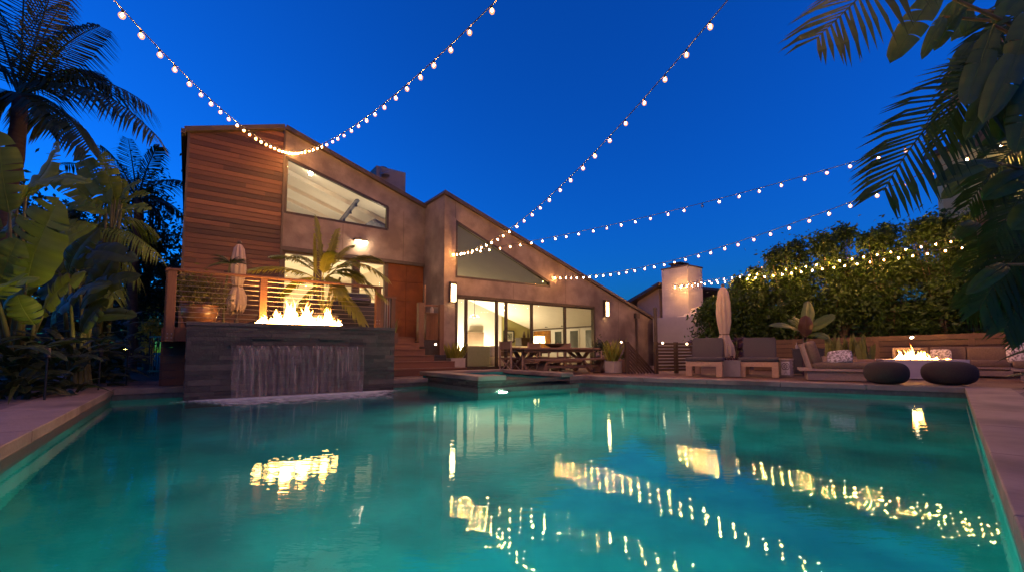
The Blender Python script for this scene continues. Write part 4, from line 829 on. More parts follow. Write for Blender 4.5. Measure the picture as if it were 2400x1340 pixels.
# grill under a cover
gp = Q(826, 740, 12.6); t = thing('grill', 'dark covered barbecue grill on the deck behind the flames', 'grill', (gp.x, gp.y, DZ)); f = frame((gp.x, gp.y, DZ), TH)
m = MB(); m.cushion((-.62, -.32, .02), (.62, .32, .98), f, 8); build('body', m, S['black'], t, smooth=True); m = MB(); m.cushion((-.45, -.34, .82), (.45, .34, 1.22), f, 4); build('hood', m, S['black'], t, smooth=True)
m = MB(); m.tube([fr(f, (-.35, -.37, 1.02)), fr(f, (.35, -.37, 1.02))], .018, 6); build('handle', m, S['cable'], t)
gp = Q(735, 735, 12.2); t = thing('deck_sofa', 'dark wicker armchair on the deck in front of the glass doors', 'armchair', (gp.x, gp.y, DZ)); f = frame((gp.x, gp.y, DZ), TH)
m = MB(); m.cushion((-.45, -.4, .1), (.45, .4, .5), f, 6); build('seat', m, S['darkbrown'], t, smooth=True); m = MB(); m.cushion((-.45, -.45, .1), (.45, -.28, .95), f, 6); build('backrest', m, S['darkbrown'], t, smooth=True)
for s in (-1, 1): m = MB(); m.cushion((s * .45 - .08, -.4, .1), (s * .45 + .08, .4, .7), f, 6); build('armrest', m, S['darkbrown'], t, smooth=True)
# small palm on the deck
pc = Q(762, 735, 10.0); c = Vec((pc.x, pc.y, DZ)); t = thing('deck_palm', 'young palm with yellow-green feather leaves rising behind the flames', 'palm', c); rg = random.Random(77)
m = MB(); m.lathe([(.22, 0), (.27, .35), (.29, .38), (.24, .38), (.24, .34)], c, 20); build('pot', m, S['greypot'], t, smooth=True)
m = MB()
for dx in (-.28, -.1, .12, .3): m.tube([c + Z * .3, c + Vec((dx * .6, 0, .8)), c + Vec((dx, .05, 1.25))], [.035, .03, .025], 7)
build('trunk', m, S['stem'], t)
m = MB()
for bx, by, tx, ty, dd, sg, L, nn in ((757, 640, 742, 512, .0, .12, .40, 40), (745, 655, 588, 630, -.15, .30, .40, 44), (766, 640, 905, 650, -.3, .55, .46, 48), (768, 650, 885, 605, .2, .42, .44, 44), (740, 660, 737, 548, .1, .0, .10, 30), (760, 660, 855, 755, -.5, .28, .46, 44), (752, 660, 690, 735, -.4, .2, .40, 34), (770, 640, 825, 575, .5, .25, .42, 40), (764, 650, 805, 690, -.7, .25, .40, 40), (750, 645, 690, 600, .4, .3, .38, 36), (765, 650, 850, 650, .6, .4, .42, 40), (755, 655, 775, 590, -.4, .2, .36, 36), (768, 645, 905, 700, -.1, .5, .42, 44), (750, 650, 640, 600, .2, .35, .38, 40), (762, 640, 790, 540, .3, .12, .36, 36), (748, 655, 660, 690, .1, .35, .36, 38), (766, 648, 870, 690, .3, .5, .40, 42)):
    frond(m, Q(bx, by, 10.0), Q(tx, ty, 10.0 + dd), sg, nn, L, .038, rg, .62, .6, .15, rad=.013, a0=.55)
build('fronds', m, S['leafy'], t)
# vase with snake plant at the end of the wall
vp = Pz(936, 884); c = Vec((vp.x, vp.y, 0)); c = G(-3.17, -2.35); t = thing('snake_plant_vase', 'tall tapering clay vase of upright snake plant beside the slate wall', 'potted plant', c)
m = MB(); m.lathe([(.07, 0), (.10, .12), (.15, .5), (.17, .72), (.165, .74), (.14, .74), (.14, .68)], c, 20); build('pot', m, S['claypot'], t, smooth=True)
m = MB(); rg = random.Random(5)
for k in range(26): a = rg.random() * 6.28; strap(m, c + Vec((math.cos(a) * .06, math.sin(a) * .06, .68)), (math.cos(a) * .35, math.sin(a) * .35, 1), rg.uniform(.4, .95), .055, rg, .06, rg.random(), 5)
build('foliage', m, S['leafs'], t)
def trough(name, label, c, ang, L, W, Hh, mat, hts, n, seed, leaf='leafs', wd=.05, spread=.25):
    t = thing(name, label, 'planter', c); f = frame((c[0], c[1], c[2]), ang); m = MB(); m.box((-L / 2, -W / 2, 0), (L / 2, W / 2, Hh - .03), f); m.box((-L / 2 - .008, -W / 2 - .008, Hh - .03), (L / 2 + .008, -W / 2 + .025, Hh), f); m.box((-L / 2 - .008, W / 2 - .025, Hh - .03), (L / 2 + .008, W / 2 + .008, Hh), f); m.box((-L / 2 - .008, -W / 2 + .025, Hh - .03), (-L / 2 + .025, W / 2 - .025, Hh), f); m.box((L / 2 - .025, -W / 2 + .025, Hh - .03), (L / 2 + .008, W / 2 - .025, Hh), f)
    build('pot', m, S[mat], t, bevel=.006); m = MB(); rg = random.Random(seed)
    for k in range(n):
        p = fr(f, (rg.uniform(-L / 2, L / 2) * .85, rg.uniform(-W / 2, W / 2) * .7, Hh - .03)); a = rg.random() * 6.28; strap(m, p, (math.cos(a) * spread, math.sin(a) * spread, 1), rg.uniform(*hts), wd * rg.uniform(.7, 1.3), rg, .08, rg.random(), 5)
    build('foliage', m, S[leaf], t); return t
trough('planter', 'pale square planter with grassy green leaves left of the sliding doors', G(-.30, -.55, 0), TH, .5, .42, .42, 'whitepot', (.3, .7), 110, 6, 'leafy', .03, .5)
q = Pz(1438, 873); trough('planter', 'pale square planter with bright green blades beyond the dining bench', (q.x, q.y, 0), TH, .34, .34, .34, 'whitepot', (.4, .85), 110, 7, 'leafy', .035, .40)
q = Pz(1462, 872); t = thing('clay_planter', 'small square terracotta pot beside the pale planter of green blades', 'planter', (q.x + .05, q.y + .2, 0)); m = MB(); f = frame((q.x + .05, q.y + .2, 0), TH); m.box((-.17, -.17, 0), (.17, .17, .38), f); build('pot', m, S['claypot'], t, bevel=.01); m = MB(); rg = random.Random(6); leafcloud(m, fr(f, (0, 0, .5)), (.2, .2, .16), 150, .09, rg, 5, .6); build('foliage', m, S['leafd'], t)
q = Q(1412, 800, 14.4); t = thing('topiary', 'small dark leafy shrub in a pot against the stucco by the right sconce', 'plant', (q.x, q.y, 0)); m = MB(); m.lathe([(.16, 0), (.2, .5), (.17, .5)], (q.x, q.y, 0), 14); build('pot', m, S['greypot'], t); m = MB(); leafcloud(m, (q.x, q.y, .82), (.3, .3, .24), 500, .09, random.Random(9), 8, .6); build('foliage', m, S['leafd'], t)
m = MB(); q = G(-.95, -.7, .35 + .0); m.box((-.2, -.14, 0), (.2, .14, .06), frame(q, TH)); m.box((-.2, -.14, .06), (.2, .14, .17), frame(q, TH)); tag(build('storage_box', m, S['black'], bevel=.01), 'small black box resting on the second step', 'box')
# ------------------------------------------------------------------ dining set
def at0(x, y): return Vec((x, y, 0))
c = at0(1.25, 13.55); t = thing('dining_table', 'long rustic wooden dining table in front of the sliding doors', 'table', c); f = frame(c, TH); m = MB(); rg = random.Random(2)
for k in range(5): m.box((-1.62, -.46 + k * .184 + .002, .68), (1.62, -.46 + (k + 1) * .184 - .002, .735), f, rg.random())
build('tabletop', m, S['tablewood'], t, bevel=.006); m = MB(); m.box((-1.4, -.36, .60), (1.4, -.32, .68), f); m.box((-1.4, .32, .60), (1.4, .36, .68), f); build('apron', m, S['tablewood'], t)
for x in (-1.25, 1.25):
    m = MB(); m.bar(fr(f, (x, -.36, 0)), fr(f, (x, .30, .66)), .09, .09, up=U); m.bar(fr(f, (x + .002, .36, 0)), fr(f, (x + .002, -.30, .66)), .086, .086, up=U); m.bar(fr(f, (x, 0, .30)), fr(f, (x * .45, 0, .66)), .07, .07); build('leg', m, S['tablewood'], t)
m = MB(); m.box((-1.25, -.04, .28), (1.25, .04, .36), f); build('stretcher', m, S['tablewood'], t)
def bench(label, c, L, ang=TH):
    t = thing('bench', label, 'bench', c, group='benches at the outdoor dining table'); f = frame(c, ang); m = MB()
    for k in range(2): m.box((-L / 2, -.2 + k * .2 + .002, .37), (L / 2, -.2 + (k + 1) * .2 - .002, .425), f, rg.random())
    build('seat', m, S['tablewood'], t, bevel=.006)
    for x in (-L * .36, L * .36):
        m = MB(); m.bar(fr(f, (x - .12, 0, 0)), fr(f, (x + .06, 0, .37)), .28, .08, up=U); m.bar(fr(f, (x + .16, 0, .0)), fr(f, (x - .0, 0, .30)), .1, .07, up=U); build('leg', m, S['tablewood'], t)
    m = MB(); m.box((-L * .34, -.03, .17), (L * .34, .03, .23), f); build('stretcher', m, S['tablewood'], t)
bench('long low wooden bench on the pool side of the dining table', at0(1.72, 12.68), 3.05)
bench('long wooden bench on the house side of the dining table', at0(.75, 14.35), 2.6)
def director_chair():
    t = thing('director_chair', 'x', 'chair', (0, 0, 0), group="director's chairs round the dining table"); I = IDF
    for s in (-1, 1):
        m = MB(); m.box((s * .27 - .02, -.22, 0), (s * .27 + .02, -.18, .62)); m.box((s * .27 - .02, .18, 0), (s * .27 + .02, .22, .92)); m.box((s * .27 - .02, -.18, .02), (s * .27 + .02, .18, .06)); build('side_frame', m, S['greywood'], t)
        m = MB(); m.box((s * .27 - .03, -.25, .62), (s * .27 + .03, .18, .645)); build('armrest', m, S['greywood'], t)
    m = MB(); m.cushion((-.27, -.2, .42), (.27, .2, .45), I, 6); build('seat', m, S['taupe'], t, smooth=True); m = MB(); m.box((-.27, .19, .68), (.27, .205, .90)); build('backrest', m, S['taupe'], t, bevel=.004)
    for y in (-.16, .16): m = MB(); m.bar((-.25, y, .06), (.25, y, .41), .03, .03); m.bar((.25, y + .031, .06), (-.25, y + .031, .41), .03, .03); build('crossbar', m, S['greywood'], t)
    return t
dc = director_chair()
for i, (px, d, an, lb) in enumerate(((1198, 12.75, TH + PI / 2, "director's chair at the end of the dining table nearest the stairs"), (1408, 14.45, TH - PI / 2 - .15, "director's chair at the planter end of the dining table"), (1262, 14.5, TH + .1, "director's chair behind the table in front of the table lamp"), (1330, 15.1, TH - .1, "director's chair behind the table below the end-wall windows"))):
    o = dc if i == 0 else copy_tree(dc); q = Q(px, 823, d); o.location = (q.x, q.y, 0); o.rotation_euler = (0, 0, an); o['label'] = lb
q = Q(1300, 815, 13.9); t = thing('bowl', 'wide dark shallow bowl standing on the dining table', 'bowl', (q.x, q.y, .735)); m = MB(); m.lathe([(.10, 0), (.14, .015), (.30, .09), (.36, .13), (.35, .13), (.28, .085), (.1, .03), (.001, .03)], (q.x, q.y, .737), 24); build('body', m, S['darkbrown'], t, smooth=True)
# ------------------------------------------------------------------ fences, gate, neighbour
def fbar_fence(name, label, p, q, z0, z1, rows, gap, mat, posts=2, cat='fence', th=.03, zz=None):
    p = Vec((p[0], p[1], 0)); q = Vec((q[0], q[1], 0)); L = (q - p).length; ang = math.atan2(q.y - p.y, q.x - p.x); f = frame(p, ang); t = thing(name, label, cat, (p + q) / 2); m = MB(); rg = random.Random(7); hh = (z1 - z0) / rows
    for k in range(rows):
        x = 0
        while x < L - .01:
            w = min(L - x, rg.uniform(1.6, 3)); w = L - x if L - x - w < .4 else w; m.box((x + .002, -th / 2, z0 + k * hh + gap / 2), (x + w - .002, th / 2, z0 + (k + 1) * hh - gap / 2), f, rg.random()); x += w
    build('slat_panel', m, S[mat], t)
    for k in range(posts): x = L * k / max(1, posts - 1); m = MB(); m.box((x - .045, th / 2 + .002, 0), (x + .045, th / 2 + .09, z1 + .01), f, rg.random()); build('post', m, S[mat], t)
    return t, f, L
ga = Pz(1542, 875); gb = Pz(1634, 873); fbar_fence('slat_gate', 'low dark gate of horizontal slats beyond the dining set, with lamps on its top', ga, gb, .06, .88, 9, .028, 'fencewood', 3, 'gate')
sl_ = lambda px, py, d, lb: tag(disc_light('step_light', Q(px, py, d), Vec((-Q(px, py, d).x, -d, -2)), .028, S['steplight']), lb, 'step light', 'small round lights on steps and fences')
sl_(1553, 803, 12.1, 'small round light at the hinge post of the slat gate'); sl_(1610, 805, 12.3, 'small round light on the slat gate near the first lounge chair'); sl_(1456, 801, 13.0, 'small round light on the post above the diagonal slats'); 
t = thing('stair_rail', 'dark diagonal-slat handrail of steps going down beyond the planter', 'railing', Q(1470, 870, 12.9)); f0 = Pz(1470, 874); f = frame((f0.x, f0.y, 0), R(22)); m = MB(); m.box((-.05, -.05, 0), (.05, .05, .9), f); build('post', m, S['fencewood'], t)
m = MB()
for k in range(9):
    z = .86 - k * .105; x1 = z / .95; 
    if z > .05: m.bar(fr(f, (.05, 0, z)), fr(f, (.05 + x1, 0, 0)), .03, .05)
build('slat_panel', m, S['fencewood'], t)
pp = Q(1538, 850, 18.2); t = thing('vent_pipe', 'dark upright pipe standing at the end of the stucco wall', 'pipe', (pp.x, pp.y, 0)); m = MB(); zt = Q(1538, 722, 18.2).z; m.tube([Vec((pp.x, pp.y, -.2)), Vec((pp.x, pp.y, zt))], .075, 10); m.lathe([(.09, zt - .06), (.09, zt + .02), (.02, zt + .05)], (pp.x, pp.y, 0), 10); build('pipe', m, S['trim'], t)
# neighbouring wing with the white chimney
nbd = 20.3; n0 = Q(1500, 800, 21.2); t = thing('neighbour_house', 'neighbouring building of pale blocks with a stout white chimney', 'house', (Q(1590, 800, 20.3).x, 20.3, 0))
def zat(py, d, px=1590): return Q(px, py, d).z
cB = Q(1613, 700, 19.2); ang = R(-55); f = frame((cB.x - math.cos(ang) * 1.33, cB.y - math.sin(ang) * 1.33, 0), ang); cA = f[0]; wd = 1.33; zc = zat(626, 19.5); dp = 1.12
m = MB(); rg = random.Random(15); z = -.3; row = 0
while z < zc - .02:
    zt = min(z + .20, zc); x = -.2 * (row % 2)
    m.box((.012, .012, z), (wd - .012, dp - .012, zt), f, .5)
    while x < wd: a, b = max(0, x), min(wd, x + .4); (b - a > .02) and m.box((a + .001, 0, z + .001), (b - .001, .012, zt - .001), f, rg.random()); x += .4
    x = -.2 * (row % 2)
    while x < dp: a, b = max(0.013, x), min(dp, x + .4); (b - a > .02) and m.box((wd - .012, a + .001, z + .001), (wd, b - .001, zt - .001), f, rg.random()); x += .4
    z += .2; row += 1
cy_ = build('chimney', m, S['whitebrick'], t)
m = MB(); m.box((-.03, -.03, zc), (wd + .03, dp + .03, zc + .06), f); build('chimney_cap', m, S['trim'], cy_); m = MB(); m.box((.35, .2, zc + .06), (.8, .7, zc + .22), f); m.box((.28, .12, zc + .22), (.9, .78, zc + .27), f); build('flue', m, S['trim'], cy_)
zs = zat(742, 19.3); m = MB(); m.prism([(-.12, -.3), (wd * .86, -.3), (wd * .86, zs), (-.12, zs)], f, -.55, -.002); m.prism([(-.55, -.3), (dp, -.3), (dp, zs + .55), (.25, zs + .40), (-.1, zs + .05), (-.55, zs - .02)], (f[0] + f[1] * (wd * .86), f[2], f[1], Z), 0.002, .75); build('chimney_shoulder', m, S['whitebrick'], cy_)
wA = Q(1494, 700, 22.0); m = MB(); fw_ = frame((wA.x, wA.y, 0), math.atan2(cA.y + .4 - wA.y, cA.x - wA.x)); LL = (Vec((cA.x, cA.y + .4)) - Vec((wA.x, wA.y))).length; zl0 = zat(705, 22, 1500); zl1 = zat(672, 20.5, 1552)
m.prism([(0, -.3), (LL, -.3), (LL, zl1), (0, zl0)], fw_, 0, .2); m.box((.0, .2, -.3), (LL + 2, 5, 2.2), fw_); build('wall', m, mk('warm_lit_stucco', (.33, .235, .15), (.42, .30, .20), rough=.85, ns=3, c3=(.28, .2, .13)), t)  # warm glow of the string bulbs is put into the beige wall colour
m = MB(); m.prism([(-.5, zl0 - .17), (LL + .3, zl1 + .06), (LL + .3, zl1 + .18), (-.5, zl0 + .0)], fw_, -.35, 6); build('roof', m, S['trim'], t)
m = MB(); m.box((-2.2, .15, zl0 - 1.2), (-.02, 5.5, zl0 - .06), fw_); build('dormer', m, S['roof'], t)
wl = thing('slat_wall', 'long low garden wall of warm horizontal boards behind the lounge', 'wall', (10.5, 12.6, 0))
wa = Vec((8.1, 14.9, 0)); wb = Vec((13.4, 9.95, 0)); L = (wb - wa).length; f = frame(wa, math.atan2(wb.y - wa.y, wb.x - wa.x)); rg = random.Random(18); m = MB()
for k in range(7):
    x = 0; k0 = k * .155
    while x < L - .01:
        w_ = min(L - x, rg.uniform(1.8, 3.2)); w_ = L - x if L - x - w_ < .5 else w_; q0 = lambda x_: (.985 + .155 * x_ / L) / 1.085
        m.prism([(x + .002, (k0 + .012) * q0(x)), (x + w_ - .002, (k0 + .012) * q0(x + w_)), (x + w_ - .002, (k0 + .150) * q0(x + w_)), (x + .002, (k0 + .150) * q0(x))], f, -.02, .02, rg.random()); x += w_
build('board_panel', m, S['slatwood'], wl)
m = MB(); m.box((0, .03, 0), (L, .12, .93), f); build('retaining_wall', m, S['soil'], wl)
for x in (1.2, 3.2, 5.1, 6.5): m = MB(); m.box((x - .06, -.045, .0), (x + .06, -.021, .93 + .15 * x / L), f, rg.random()); build('post', m, S['slatwood'], wl)
q = Q(2137, 790, 11.55); tag(disc_light('step_light', q, Vec((-.4, -.9, -.9)), .045, S['steplight']), 'small round light on the board wall above the fire table', 'step light', 'small round lights on steps and fences')
# ------------------------------------------------------------------ lounge terrace
AT = math.atan2(-.522, .853)
def lounge_chair(label, px, d, group='wooden lounge chairs with charcoal cushions'):
    q = Q(px, 823, d); c = Vec((q.x, q.y, 0)); f = frame(c, AT); t = thing('lounge_chair', label, 'lounge chair', c, group=group)
    m = MB(); m.box((-.42, 0, .25), (.42, .06, .37), f, .7); m.box((-.42, .06, .29), (-.37, 1.5, .37), f, .4); m.box((.37, .06, .29), (.42, 1.5, .37), f, .5); m.box((-.37, 1.44, .29), (.37, 1.5, .37), f)
    build('frame', m, S['pinewood'], t, bevel=.006)
    for x, y in ((-.42, .0), (.28, .0), (-.42, 1.36), (.28, 1.36)): m = MB(); m.box((x, y + .002, 0), (x + .14, y + .13, .25), f, rg.random()); build('leg', m, S['pinewood'], t, bevel=.006)
    m = MB(); m.cushion((-.44, -.02, .37), (.44, .92, .48), f, 7); build('seat', m, S['charcoal'], t, smooth=True)
    m = MB(); f3 = (fr(f, (0, .72, .44)), f[1], f[2] * .34 + Z * .94, Z * .34 - f[2] * .94); m.cushion((-.38, 0, -.07), (.38, .56, .07), f3, 7); build('backrest', m, S['charcoal'], t, smooth=True)
    m = MB(); m.box((-.36, 0, -.12), (.36, .52, -.08), f3); build('back_frame', m, S['pinewood'], t); return t
lounge_chair('wooden lounge chair with charcoal cushions just left of the closed umbrella', 1648, 11.1); lounge_chair('wooden lounge chair with charcoal cushions between the umbrella and the basket', 1776, 10.8)
q = Q(1699, 823, 11.9); closed_umbrella('closed beige umbrella standing between the two lounge chairs', (q.x, q.y, 0), Q(1699, 672, 11.9).z, Q(1699, 846, 11.9).z, .175, 'canvas', .36, 9)
q = Q(1715, 823, 11.2); t = thing('cube_planter', 'grey cube planter with dark purple leaves between the lounge chairs', 'planter', (q.x, q.y, 0)); f = frame((q.x, q.y, 0), AT); m = MB(); m.box((-.20, -.20, 0), (.20, .20, .37), f); m.box((-.21, -.21, .37), (.21, .21, .40), f); build('pot', m, S['greypot'], t, bevel=.008)
m = MB(); leafcloud(m, fr(f, (-.02, 0, .47)), (.16, .16, .10), 90, .07, random.Random(4), 5, .7); build('foliage', m, S['leafr'], t)
def rosette(name, label, c, mats, n, L, w, h, seed, cat='plant', stem=.0):
    t = thing(name, label, cat, c); rg = random.Random(seed); c = Vec(c); m = MB()
    for k in range(n):
        a = rg.random() * 6.28; z = rg.random(); p = c + Z * (stem + h * z); d = Vec((math.cos(a), math.sin(a), rg.uniform(.1, 1.3) * (.4 + z))).normalized(); paddle(m, p + d * L * .2, p + d * L * rg.uniform(.8, 1.15), w * rg.uniform(.7, 1.2), Z - d * .3 + Vec((rg.uniform(-.4, .4), -.6, 0)), rg, .15, .1, None, 6, .25, rg.random(), .006)
    build('foliage', m, mats, t); m = MB(); m.tube([c, c + Z * (stem + h)], .02, 5); build('stem', m, S['stem'], t); return t
q = Q(1728, 840, 12.2); rosette('croton', 'dark purple-leaved plant behind the cube planter', (q.x, q.y, .1), S['leafr'], 46, .30, .10, .85, 3)
q = Q(1660, 800, 13.4); rosette('croton', 'low dark purple plant along the wall behind the first lounge chair', (q.x, q.y, .62), S['leafr'], 40, .28, .09, .32, 8); q = Q(1625, 800, 13.6); rosette('croton', 'low dark purple plant behind the slat gate', (q.x, q.y, .6), S['leafr'], 34, .28, .09, .3, 18)
t, f_, = None, None
q = Q(1745, 840, 12.6); t = thing('snake_plant', 'yellow-edged snake plant beside the second lounge chair back', 'plant', (q.x, q.y, 0)); m = MB(); rg = random.Random(3)
for k in range(16): a = rg.random() * 6.28; strap(m, (q.x + rg.uniform(-.1, .1), q.y, .1), (math.cos(a) * .2, math.sin(a) * .2, 1), rg.uniform(.4, .75), .06, rg, .05, rg.random(), 5)
build('foliage', m, S['leafs'], t)
q = Q(1834, 823, 11.3); c = Vec((q.x, q.y, 0)); t = thing('basket', 'round woven basket with a pale printed panel beside the second lounge chair', 'basket', c); m = MB()
for k in range(9): m.lathe([(.20 + .012 * (k % 2), k * .045), (.207 + .012 * (k % 2), k * .045 + .022), (.20 + .012 * (k % 2), (k + 1) * .045)], c, 28, .3 + .4 * (k % 2))
m.lathe([(.225, .40), (.235, .42), (.225, .44), (.20, .44), (.20, .36)], c, 28); build('body', m, S['wicker'], t, smooth=True)
m = MB(); a0 = -PI / 2 - .50
pts = []
for i in range(9):
    a = a0 + i * .11 - .25
    pts.append((a, .2225))
for i in range(8): (a, r_), (b, _) = pts[i], pts[i + 1]; m.add([c + Vec((math.cos(x) * r_, math.sin(x) * r_, z)) for x, z in ((a, .04), (b, .04), (b, .37), (a, .37))], [(0, 1, 2, 3)])
pn_ = build('printed_panel', m, S['whitefab'], t)
m = MB()
for i in (-1, 1):
    ac_ = a0 + .19 + i * .14
    for r0, r1 in ((.060, .042), (.026, .012)):
        for k in range(16):
            A0, A1 = k * PI / 8, (k + 1) * PI / 8; P_ = lambda A_, rr: c + Vec((math.cos(ac_ + math.cos(A_) * rr / .2225) * .2245, math.sin(ac_ + math.cos(A_) * rr / .2225) * .2245, .25 + math.sin(A_) * rr * 1.5)); m.add([P_(A0, r0), P_(A1, r0), P_(A1, r1), P_(A0, r1)], [(0, 1, 2, 3)])
for k in range(5): z = .06 + k * .022; m.add([c + Vec((math.cos(x) * .2245, math.sin(x) * .2245, zz)) for x, zz in ((a0 + .0 + .04 * k, z), (a0 + .38 - .04 * k, z), (a0 + .38 - .04 * k, z + .01), (a0 + .0 + .04 * k, z + .01))], [(0, 1, 2, 3)])
build('emblem', m, S['greypot'], pn_)
q = Q(1885, 823, 11.9); c = Vec((q.x, q.y, 0)); t = thing('outdoor_cabinet', 'dark blue-grey outdoor cabinet between the basket and the daybed', 'cabinet', c); f = frame(c, AT); m = MB(); m.box((-.26, -.25, .03), (.42, .3, .66), f); build('body', m, S['cabinet'], t, bevel=.01); m = MB(); m.box((-.28, -.27, .66), (.44, .32, .70), f); build('top', m, S['cabinet'], t, bevel=.006)
m = MB(); m.box((-.24, -.262, .08), (.07, -.25, .62), f); m.box((.09, -.262, .08), (.40, -.25, .62), f); d_ = build('door', m, S['cabinet'], t, bevel=.003); m = MB(); m.box((.02, -.285, .3), (.04, -.262, .45), f); m.box((.12, -.285, .3), (.14, -.262, .45), f); build('handle', m, S['cable'], d_)
for px, py in ((1867, 806), (1874, 813)): p = Q(px, py, 11.9); t2 = thing('bottle', 'small pale bottle on the outdoor cabinet, %s' % ('the taller one' if py < 810 else 'the shorter one'), 'bottle', (p.x, p.y, .70)); m = MB(); h_ = .16 if py < 810 else .10; m.lathe([(.03, 0), (.034, h_ * .5), (.012, h_ * .7), (.012, h_)], (p.x, p.y, .70), 10); build('body', m, S['whitepot'], t2, smooth=True)
# daybed
q = Q(1890, 823, 9.75); c = Vec((q.x, q.y, 0)); AD = AT + .03; f = frame(c, AD); t = thing('daybed', 'wooden daybed with a taupe mattress and tilted slatted back', 'daybed', c)
m = MB(); m.box((0, .02, 0), (1.02, .9, .19), f); build('base', m, S['greywood'], t, bevel=.006); m = MB()
for k in range(5): m.box((-.14, -.06 + k * .2 + .002, .20), (1.42, -.06 + (k + 1) * .2 - .002, .25), f, rg.random())
build('platform', m, S['greywood'], t, bevel=.005)
m = MB(); m.cushion((.10, -.03, .25), (1.34, .92, .39), f, 8); build('mattress', m, S['taupe'], t, smooth=True)
f3 = (fr(f, (.06, 0, .25)), f[2], Z * .97 - f[1] * .24, f[1] * .97 + Z * .24)
m = MB()
for k in range(4): m.box((.0 + k * .25, 0, -.03), (.045 + k * .25, .56, .03), f3)
m.box((0, .50, -.032), (.8, .56, -.03 + .002), f3); build('back_frame', m, S['greywood'], t)
m = MB(); m.cushion((-.02, .06, .04), (.92, .58, .26), f3, 3.4); build('back_cushion', m, S['taupe'], t, smooth=True)
m = MB(); f4 = (fr(f, (.60, .12, .50)), f[1] * .93 + Z * .1, Z * .8 + f[2] * .6, f[2] * .8 - Z * .6); m.cushion((-.24, -.16, -.07), (.24, .16, .07), f4, 2.6); tag(build('pillow', m, S['pattern'], smooth=True), 'white pillow with dark pattern lying on the daybed', 'pillow')
q = Q(1985, 823, 10.9); trough('planter', 'long pale planter box of tall yellow-green snake plants behind the daybed', (q.x, q.y, .0), AD, 1.0, .30, .50, 'greywood', (.35, .68), 46, 21, 'leafs', .075, .16); 
q = Q(2025, 823, 10.4); trough('planter', 'clay planter of snake plants at the foot of the daybed beside the pouf', (q.x, q.y, .0), AD,   .36, .30, .44, 'claypot', (.35, .66), 22, 23, 'leafs', .07, .2)
# poufs
for px, d, rw, hh, lb in ((2074, 8.55, .34, .43, 'round dark knitted pouf nearer the daybed'), (2221, 8.35, .39, .44, 'larger round dark knitted pouf in front of the fire table')):
    q = Q(px, 823, d); m = MB(); n_ = 72; pr = []
    for k in range(17): t_ = -PI / 2 + PI * k / 16; pr.append((rw * max(.001, math.cos(t_)) ** .62, hh / 2 + hh / 2 * math.copysign(abs(math.sin(t_)) ** .85, math.sin(t_))))
    m.lathe(pr, (q.x, q.y, 0), n_, .5, lambda a, z: 1 + .02 * abs(math.cos(18 * a + 5 * z)) ); tag(build('pouf', m, S['pouf'], smooth=True), lb, 'pouf', 'knitted poufs by the pool')
# fire table
q = Q(2070, 823, 10.3); q2 = Q(2272, 823, 9.85); ang = math.atan2(q2.y - q.y, q2.x - q.x); L = (q2 - q).length; c = Vec((q.x, q.y, 0)); f = frame(c, ang); t = thing('fire_table', 'long low pale concrete fire table beyond the poufs', 'fire table', fr(f, (L / 2, .4, 0)))
m = MB(); m.box((0, 0, 0), (L, .14, .44), f); m.box((0, .66, 0), (L, .80, .44), f); m.box((0, .14, 0), (.2, .66, .44), f); m.box((L - .2, .14, 0), (L, .66, .44), f); m.box((.2, .14, 0), (L - .2, .66, .38), f); build('body', m, S['firebox'], t, bevel=.006)
m = MB(); rg = random.Random(14)
for k in range(120): x, y = rg.uniform(.25, L - .25), rg.uniform(.18, .62); r_ = rg.uniform(.015, .03); m.lathe([(.001, -r_), (r_, 0), (.001, r_)], fr(f, (x, y, .39)), 5)
build('lava_rock', m, S['black'], t)
uf = (2125 - 2070) / 202 * L; flames('fire', 'bright flames burning in the concrete fire table', (fr(f, (uf, .38, .40)), f[1], f[2], Z), .74, .22, .34, 40, 19, ((.15, .18, .75), (.42, .12, 1.0), (.68, .16, .8), (.95, .1, .3)))
flames('fire', 'small low flame at the right end of the fire table burner', (fr(f, (uf + .84, .38, .40)), f[1], f[2], Z), .26, .12, .07, 10, 29, ((.5, .5, 1),))
# sofa run behind the fire table
q = Q(2092, 823, 11.7); q2 = Q(2372, 823, 10.35); ang = math.atan2(q2.y - q.y, q2.x - q.x); L = (q2 - q).length; c = Vec((q.x, q.y, 0)); f = frame(c, ang); t = thing('outdoor_sofa', 'long outdoor sofa of pale wood with taupe cushions behind the fire table', 'sofa', fr(f, (L / 2, .4, 0)))
m = MB(); m.box((0, .0, .20), (L, .8, .25), f); m.box((0, .02, .04), (L, .06, .17), f); m.box((0, .74, .04), (L, .78, .17), f); m.box((0, .06, .04), (.06, .74, .2), f); m.box((L - .06, .06, .04), (L, .74, .2), f); build('frame', m, S['greywood'], t, bevel=.005)
m = MB(); m.box((0, .0, .25), (.06, .78, .72), f); m.box((0, -.002, .66), (.55, .06, .72), f); m.box((.06, .74, .25), (L, .78, .66), f); build('backrest_frame', m, S['greywood'], t, bevel=.005)
nb = 3
for k in range(nb):
    m = MB(); a_, b_ = .07 + k * (L - .08) / nb, .07 + (k + 1) * (L - .08) / nb; m.cushion((a_, .0, .25), (b_ - .01, .62, .41), f, 8); build('seat_cushion', m, S['taupe'], t, smooth=True)
    m = MB(); m.cushion((a_, .52, .36), (b_ - .01, .74, .74), f, 7); build('back_cushion', m, S['taupe'], t, smooth=True)
q = Q(2322 - 8, 830, 10.9); f4 = (Q(2205, 832, 11.2), f[1], Z * .93 + f[2] * .36, f[2] * .93 - Z * .36); m = MB(); m.cushion((-.2, -.13, -.06), (.2, .16, .06), f4, 2.6); tag(build('pillow', m, S['pattern'], smooth=True), 'small patterned pillow on the sofa just behind the fire table flames', 'pillow')
